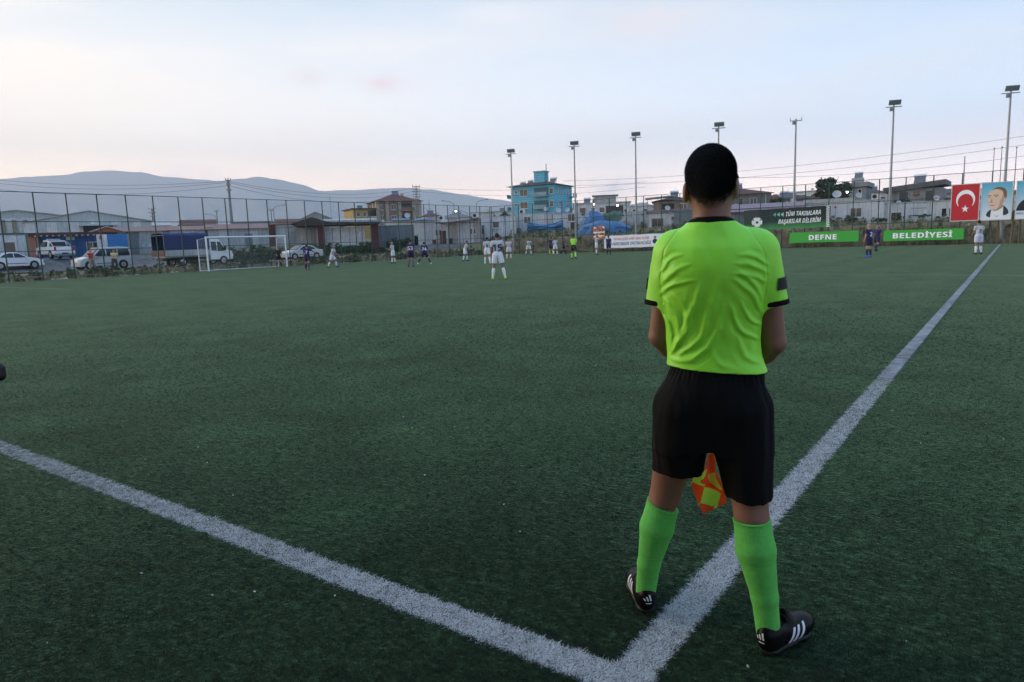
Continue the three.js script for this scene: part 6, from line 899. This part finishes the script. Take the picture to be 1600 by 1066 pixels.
board('banner', 'dark green football banner reading TÜM TAKIMLARA BAŞARILAR DİLERİM', 'banner', 1163, 1298, 325, 357, 1400, 380, (k, w, h) => {
  const g = k.createLinearGradient(0, 0, 0, h); g.addColorStop(0, '#0d2526'); g.addColorStop(0.62, '#14302c'); g.addColorStop(0.78, '#2a6a3c'); g.addColorStop(1, '#3f9a4c'); k.fillStyle = g; k.fillRect(0, 0, w, h);
  k.strokeStyle = 'rgba(150,170,165,0.35)'; k.lineWidth = 3; for (let i = 0; i < 12; i++) { k.beginPath(); k.moveTo(20 + i * 18, 20); k.lineTo(120 + i * 14, 250); k.stroke(); k.beginPath(); k.moveTo(10, 30 + i * 18); k.lineTo(260, 20 + i * 20); k.stroke(); }
  k.fillStyle = '#2b3f3d'; k.fillRect(300, 120, 430, 14); k.fillStyle = '#203735'; k.fillRect(260, 60, 300, 10);
  k.fillStyle = '#dfe5e4'; k.beginPath(); k.arc(225, 235, 92, 0, 7); k.fill(); k.fillStyle = '#2b2f33'; for (const [x, y, r] of [[225, 240, 27], [160, 195, 15], [285, 190, 15], [170, 298, 13], [288, 290, 13], [225, 152, 12]]) { k.beginPath(); for (let i = 0; i < 5; i++) { const a = i * 1.2566 - 1.57; k[i ? 'lineTo' : 'moveTo'](x + r * Math.cos(a), y + r * Math.sin(a)); } k.fill(); }
  ['#3fb0a4', '#7fc9bf', '#a8d5c4'].forEach((c, i) => { k.fillStyle = c; const x = 490 + i * 62; k.beginPath(); k.moveTo(x + 48, 70); k.lineTo(x, 112); k.lineTo(x + 48, 154); k.fill(); });
  k.fillStyle = '#f4f6f6'; k.textBaseline = 'alphabetic'; fitText(k, 'TÜM TAKIMLARA', 970, 150, 560, 112, 'sans-serif', 'italic bold'); fitText(k, 'BAŞARILAR DİLERİM', 910, 285, 680, 112, 'sans-serif', 'italic bold');
  k.fillStyle = '#f4f6f6'; for (let i = 0; i < 13; i++) { k.beginPath(); k.moveTo(1335, i * 30 + 14); k.lineTo(1385, i * 30 - 10); k.lineTo(1385, i * 30 + 6); k.lineTo(1335, i * 30 + 30); k.fill(); }
}, { slack: 0.12, dz: 0.16, tilt: 0.008 });
const figure = (k, x, y, s, shirt) => { k.fillStyle = shirt; k.beginPath(); k.ellipse(x, y + 78 * s, 44 * s, 46 * s, 0, 0, 7); k.fill(); k.fillStyle = '#a9806a'; k.beginPath(); k.ellipse(x, y + 12 * s, 21 * s, 27 * s, 0, 0, 7); k.fill(); k.fillStyle = '#2c2422'; k.beginPath(); k.ellipse(x, y - 4 * s, 23 * s, 17 * s, 0, Math.PI, 0); k.fill(); };
board('banner', 'white banner with red and black lettering and two small portraits', 'banner', 944, 1064, 366, 386, 1500, 260, (k, w, h) => {
  k.fillStyle = '#eceef4'; k.fillRect(0, 0, w, h); figure(k, 120, 70, 1.0, '#c8d2e2'); figure(k, 1020, 70, 1.05, '#272f4c'); figure(k, 1420, 70, 1.05, '#a8b8d4');
  k.textBaseline = 'alphabetic'; k.fillStyle = '#c8384a'; fitText(k, 'DEPREM ŞEHİDİ AHMET BERKE ÖZTÜRK', 560, 100, 700, 66); k.fillStyle = '#30363e'; fitText(k, 'UNUTMADIK UNUTMAYACAĞIZ', 580, 205, 730, 92); k.font = 'bold 66px sans-serif'; k.fillText('+5', 150, 200);
}, { slack: 0.1, dz: 0.13, tilt: 0.012 });
board('poster', 'small colourful poster left of the white banner', 'poster', 927.5, 945.5, 353, 374, 256, 300, (k, w, h) => { k.fillStyle = '#b8785c'; k.fillRect(0, 0, w, h); let s = 5; const q = () => (s = (s * 16807) % 2147483647) / 2147483647; const cols = ['#e8ddd6', '#c8573c', '#5a3540', '#d9a14e', '#ead9c2', '#7a2f36', '#46506a']; for (let i = 0; i < 46; i++) { k.fillStyle = cols[(q() * 7) | 0]; k.beginPath(); k.ellipse(q() * w, q() * h, 10 + q() * 26, 8 + q() * 20, q() * 3, 0, 7); k.fill(); } k.fillStyle = '#f1e6da'; k.fillRect(0, 130, w, 26); k.fillRect(30, 210, 200, 18); k.fillStyle = '#d8dff2'; k.fillRect(10, 20, 40, 40); k.fillRect(205, 18, 40, 40); }, { dz: 0.12 });
board('flag_panel', 'red panel with white crescent and star', 'panel', 1486.5, 1530.5, 288, 345, 440, 560, (k, w, h) => {
  k.fillStyle = '#c9252f'; k.fillRect(0, 0, w, h); k.fillStyle = '#ffffff'; k.beginPath(); k.arc(225, 235, 148, 0, 7); k.fill(); k.fillStyle = '#c9252f'; k.beginPath(); k.arc(225, 268, 120, 0, 7); k.fill(); k.fillRect(90, 330, 270, 60);
  k.fillStyle = '#ffffff'; k.beginPath(); for (let i = 0; i < 10; i++) { const a = -Math.PI / 2 + i * Math.PI / 5, r = i % 2 ? 24 : 62; k[i ? 'lineTo' : 'moveTo'](226 + r * Math.cos(a), 378 + r * Math.sin(a)); } k.fill();
}, { dz: 0.16, frame: mat(0.6, 0.6, 0.62) });
const skyBack = (k, w, h) => { const g = k.createLinearGradient(0, 0, 0, h); g.addColorStop(0, '#57b4d6'); g.addColorStop(0.45, '#a9cfe0'); g.addColorStop(1, '#e9edf2'); k.fillStyle = g; k.fillRect(0, 0, w, h); };
board('portrait_panel', 'portrait panel of a man in dark coat and white collar on pale blue', 'panel', 1533.5, 1581.5, 285, 343.5, 470, 580, (k, w, h) => {
  skyBack(k, w, h); const poly = (c, p) => { k.fillStyle = c; k.beginPath(); p.forEach((q, i) => q.length === 2 ? k[i ? 'lineTo' : 'moveTo'](...q) : k.quadraticCurveTo(...q)); k.fill(); };
  poly('#33343e', [[85, 505], [95, 440, 165, 415], [150, 540], [110, 535, 85, 505]]); poly('#33343e', [[345, 360], [430, 420, 428, 480], [400, 520, 345, 510]]);
  poly('#eef0f2', [[150, 565], [160, 440], [240, 470, 340, 375], [350, 565]]); poly('#c9cdd6', [[205, 500], [255, 545], [300, 498], [255, 520]]);
  poly('#b08a70', [[185, 415], [330, 330], [342, 380], [250, 462, 190, 432]]);
  poly('#e3c6ae', [[150, 120], [250, 70, 330, 130], [360, 200, 350, 290], [330, 370, 240, 420], [170, 425, 145, 395], [120, 350, 112, 290], [85, 275, 92, 250], [105, 210, 100, 180], [115, 140, 150, 120]]);
  poly('#c79f84', [[330, 150], [365, 220, 350, 290], [330, 370, 240, 420], [290, 370, 285, 300], [320, 240, 330, 150]]); poly('#cda78d', [[112, 290], [128, 330, 135, 395], [118, 350, 112, 290]]);
  poly('#7d6148', [[150, 122], [240, 40, 350, 95], [410, 150, 378, 262], [352, 262], [345, 180, 318, 140], [240, 82, 150, 122]]); poly('#d6b196', [[345, 235], [382, 235, 374, 285], [360, 310, 346, 290]]);
  k.strokeStyle = '#6a4a36'; k.lineWidth = 10; for (const [a, b, y] of [[98, 150, 205], [185, 265, 200]]) { k.beginPath(); k.moveTo(a, y + 4); k.quadraticCurveTo((a + b) / 2, y - 14, b, y + 4); k.stroke(); poly('#5d5a5c', [[a + 12, y + 22], [(a + b) / 2, y + 10, b - 10, y + 22], [(a + b) / 2, y + 32, a + 12, y + 22]]); }
  poly('#c69a7e', [[160, 225], [150, 290, 130, 305], [160, 322, 182, 305], [170, 270, 160, 225]]); poly('#a8685a', [[135, 352], [170, 342, 215, 352], [170, 368, 135, 352]]);
}, { dz: 0.16, frame: mat(0.6, 0.6, 0.62) });
board('portrait_panel', 'pale blue portrait panel of a man in black, cut by the right edge', 'panel', 1588, 1632, 282, 341.5, 470, 580, (k, w, h) => { skyBack(k, w, h); k.fillStyle = '#1e1f26'; k.beginPath(); k.moveTo(10, 455); k.quadraticCurveTo(30, 330, 150, 280); k.lineTo(330, 280); k.quadraticCurveTo(440, 330, 460, 455); k.fill(); k.fillStyle = '#e9ebee'; k.beginPath(); k.moveTo(190, 280); k.lineTo(240, 400); k.lineTo(290, 280); k.fill(); k.fillStyle = '#c59878'; k.beginPath(); k.ellipse(240, 195, 80, 105, 0, 0, 7); k.fill(); k.fillStyle = '#33281f'; k.beginPath(); k.ellipse(240, 140, 86, 62, 0, Math.PI, 0); k.fill(); k.fillStyle = '#37404a'; k.font = 'bold 44px sans-serif'; k.fillText('HALİL', 20, 510); }, { dz: 0.16, frame: mat(0.6, 0.6, 0.62) });
// timber and steel props under the panels
[[1546, 380, 0.06, 0], [1558, 380, 0.05, 0], [1579, 379, 0.08, 0.02], [1592, 378, 0.06, 0]].forEach(([px, py, r, l], i) => { const b = onFence(px, py, -0.25), t = thing('panel_prop', `${nth[i]} timber prop from the left under the portrait panels`, 'post', [b.x, ground(b.x, b.z) - 0.2, b.z], 0, 'props under the panels'); part('post', rod(V(0, 0, 0), V(l * 6, 2.6, 0), r, r * 0.9, 8), M.wood, t); part('cleat', bx(0.3, 0.1, 0.08, 0, 2.4, 0.1), M.wood, t); });

// ---------------------------------------------------------------- trees
function tree(label, px, yt, yb, D, wpx, n, cols, sd, trunkH = 0.35) {
  const p = at(px, yt, D), g0 = ground(p.x, p.z), h = p.y - g0, w = wpx / FPX * D, t = thing('tree', label, 'tree', [p.x, g0, p.z], sd); seed = 1000 + sd * 77;
  part('trunk', merge([rod(V(0, -0.2, 0), V(0.1, h * 0.55, 0), 0.2, 0.1), ...Array.from({ length: 6 }, (_, i) => { const a = i * 1.05 + sd; return rod(V(0.05, h * (0.3 + 0.04 * i), 0), V(Math.cos(a) * w * 0.32, h * (0.55 + 0.06 * i), Math.sin(a) * w * 0.32), 0.07, 0.03, 5); })]), mat(0.10, 0.075, 0.05, { k: 'rough' }), t);
  const blobs = Array.from({ length: 13 }, (_, i) => { const a = rnd() * 6.3, r = Math.sqrt(rnd()) * w * 0.34; return [Math.cos(a) * r, h * (trunkH + (1 - trunkH) * (0.2 + 0.68 * rnd() * (1 - r / w))), Math.sin(a) * r, w * rr(0.13, 0.24)]; });
  const q = new THREE.Object3D(), lf = new THREE.PlaneGeometry(0.34, 0.2), gs = cols.map(() => []);
  for (let i = 0; i < n; i++) { const [x, y, z, r] = blobs[(rnd() * blobs.length) | 0], u = rnd() * 2 - 1, a = rnd() * 6.3, s = Math.sqrt(1 - u * u), k = r * Math.cbrt(rnd()) * rr(0.8, 1.15); const g = lf.clone(); g.rotateX(rr(-1.5, 1.5)); g.rotateY(rnd() * 6.3); g.translate(x + k * s * Math.cos(a), y + k * u * 0.85, z + k * s * Math.sin(a)); gs[(rnd() * cols.length) | 0].push(g); }
  const crown = part('crown', merge(gs[0]), new THREE.MeshStandardMaterial({ color: lin(...cols[0]), roughness: 0.9, side: THREE.DoubleSide }), t); for (let i = 1; i < cols.length; i++) part('leaves', merge(gs[i]), new THREE.MeshStandardMaterial({ color: lin(...cols[i]), roughness: 0.9, side: THREE.DoubleSide }), crown);
}
const lv = [[0.03, 0.055, 0.03], [0.045, 0.075, 0.035], [0.055, 0.075, 0.05]];
tree('tall dark leafy tree left of the grey concrete house', 1300, 264, 312, 104, 46, 2600, lv, 1, 0.2); tree('lower bushy tree in front of the grey concrete house', 1322, 276, 312, 106, 30, 1400, lv, 2, 0.25); tree('loose pale tree left of the tall dark tree', 1282, 290, 318, 100, 22, 900, [[0.08, 0.08, 0.05], [0.05, 0.07, 0.035]], 3, 0.2);
tree('small tree between the red roofed house and the brown roofed house', 1214, 306, 322, 96, 34, 1300, lv, 4, 0.1); tree('low bushy tree behind the bare floodlight mast', 1268, 306, 322, 98, 30, 1100, lv, 5, 0.1); tree('hedge like shrub below the sloping roof slab at its left', 1408, 305, 318, 92, 44, 1500, lv, 6, 0.05); tree('hedge like shrub below the sloping roof slab at its right', 1470, 303, 318, 92, 42, 1500, lv, 7, 0.05);
tree('small dark tree behind the first floodlight mast', 788, 330, 340, 120, 20, 700, lv, 8, 0.2); tree('far tree behind the brown roofed building', 306, 340, 350, 170, 26, 700, [[0.06, 0.06, 0.045], [0.05, 0.06, 0.04]], 9, 0.2); tree('far dark tree beside the far street lamp', 283, 345, 352, 150, 16, 500, lv, 10, 0.2); tree('bush growing by the white panel cabin below its window', 1330, 342, 352, 74, 22, 600, lv, 11, 0.02); tree('bush growing left of the tall lamp post', 1378, 344, 354, 73, 20, 600, lv, 12, 0.02);
seed = 4242;
// ---------------------------------------------------------------- what stands behind and beside the camera
{
  // unseen stand added along the near line to shade foreground and referee
  const s = thing('added_shade_stand', 'unseen roofed stand added behind the near touchline to shade the foreground', 'stand', [0, 0, 0]);
  const st = mat(0.16, 0.17, 0.18, { k: 'streak' });
  part('roof', bx(14, 0.18, 9.0, 0, 4.3, 6.8, 0, -0.05), st, s); part('back_wall', bx(14, 4.4, 0.25, 0, 2.2, 11.2), M.concrete, s);
  for (let i = 0; i < 5; i++) part('step', bx(13.6, 0.42 * (i + 1), 0.85, 0, 0.21 * (i + 1), 6.6 + i * 0.9), M.concrete, s);
  for (const x of [-6.8, -3.4, 4, 6.8]) part('column', rod(V(x, 0, 3.2), V(x, 4.2, 3.2), 0.09), M.steel, s);
}
{
  // microphone stand just outside the picture; only the black end of its boom reaches in
  const tip = at(-2, 581, 1.9), foot = at(-420, 600, 2.1), t = thing('boom_stand', 'black rounded end of a boom poking in at the left edge', 'stand', [foot.x, 0, foot.z]), bl = mat(0.006, 0.006, 0.007, { rough: 0.5 });
  const e = tip.clone().sub(V(foot.x, 0, foot.z)); part('boom', rod(V(0, e.y - 0.05, 0), e, 0.012), bl, t); part('stand_pole', rod(V(0, 0.02, 0), V(0, e.y, 0), 0.014), bl, t); part('base', new THREE.CylinderGeometry(0.14, 0.15, 0.03, 24).translate(0, 0.02, 0), bl, t);
  const h = part('head', new THREE.CapsuleGeometry(0.016, 0.02, 6, 14), bl, t); h.position.copy(e); part('ring', new THREE.TorusGeometry(0.012, 0.0025, 6, 16), mat(0.4, 0.4, 0.42), h);
}
scene.fog = new THREE.FogExp2(0xe8ebf6, 0.00016);
renderer.render(scene, camera);
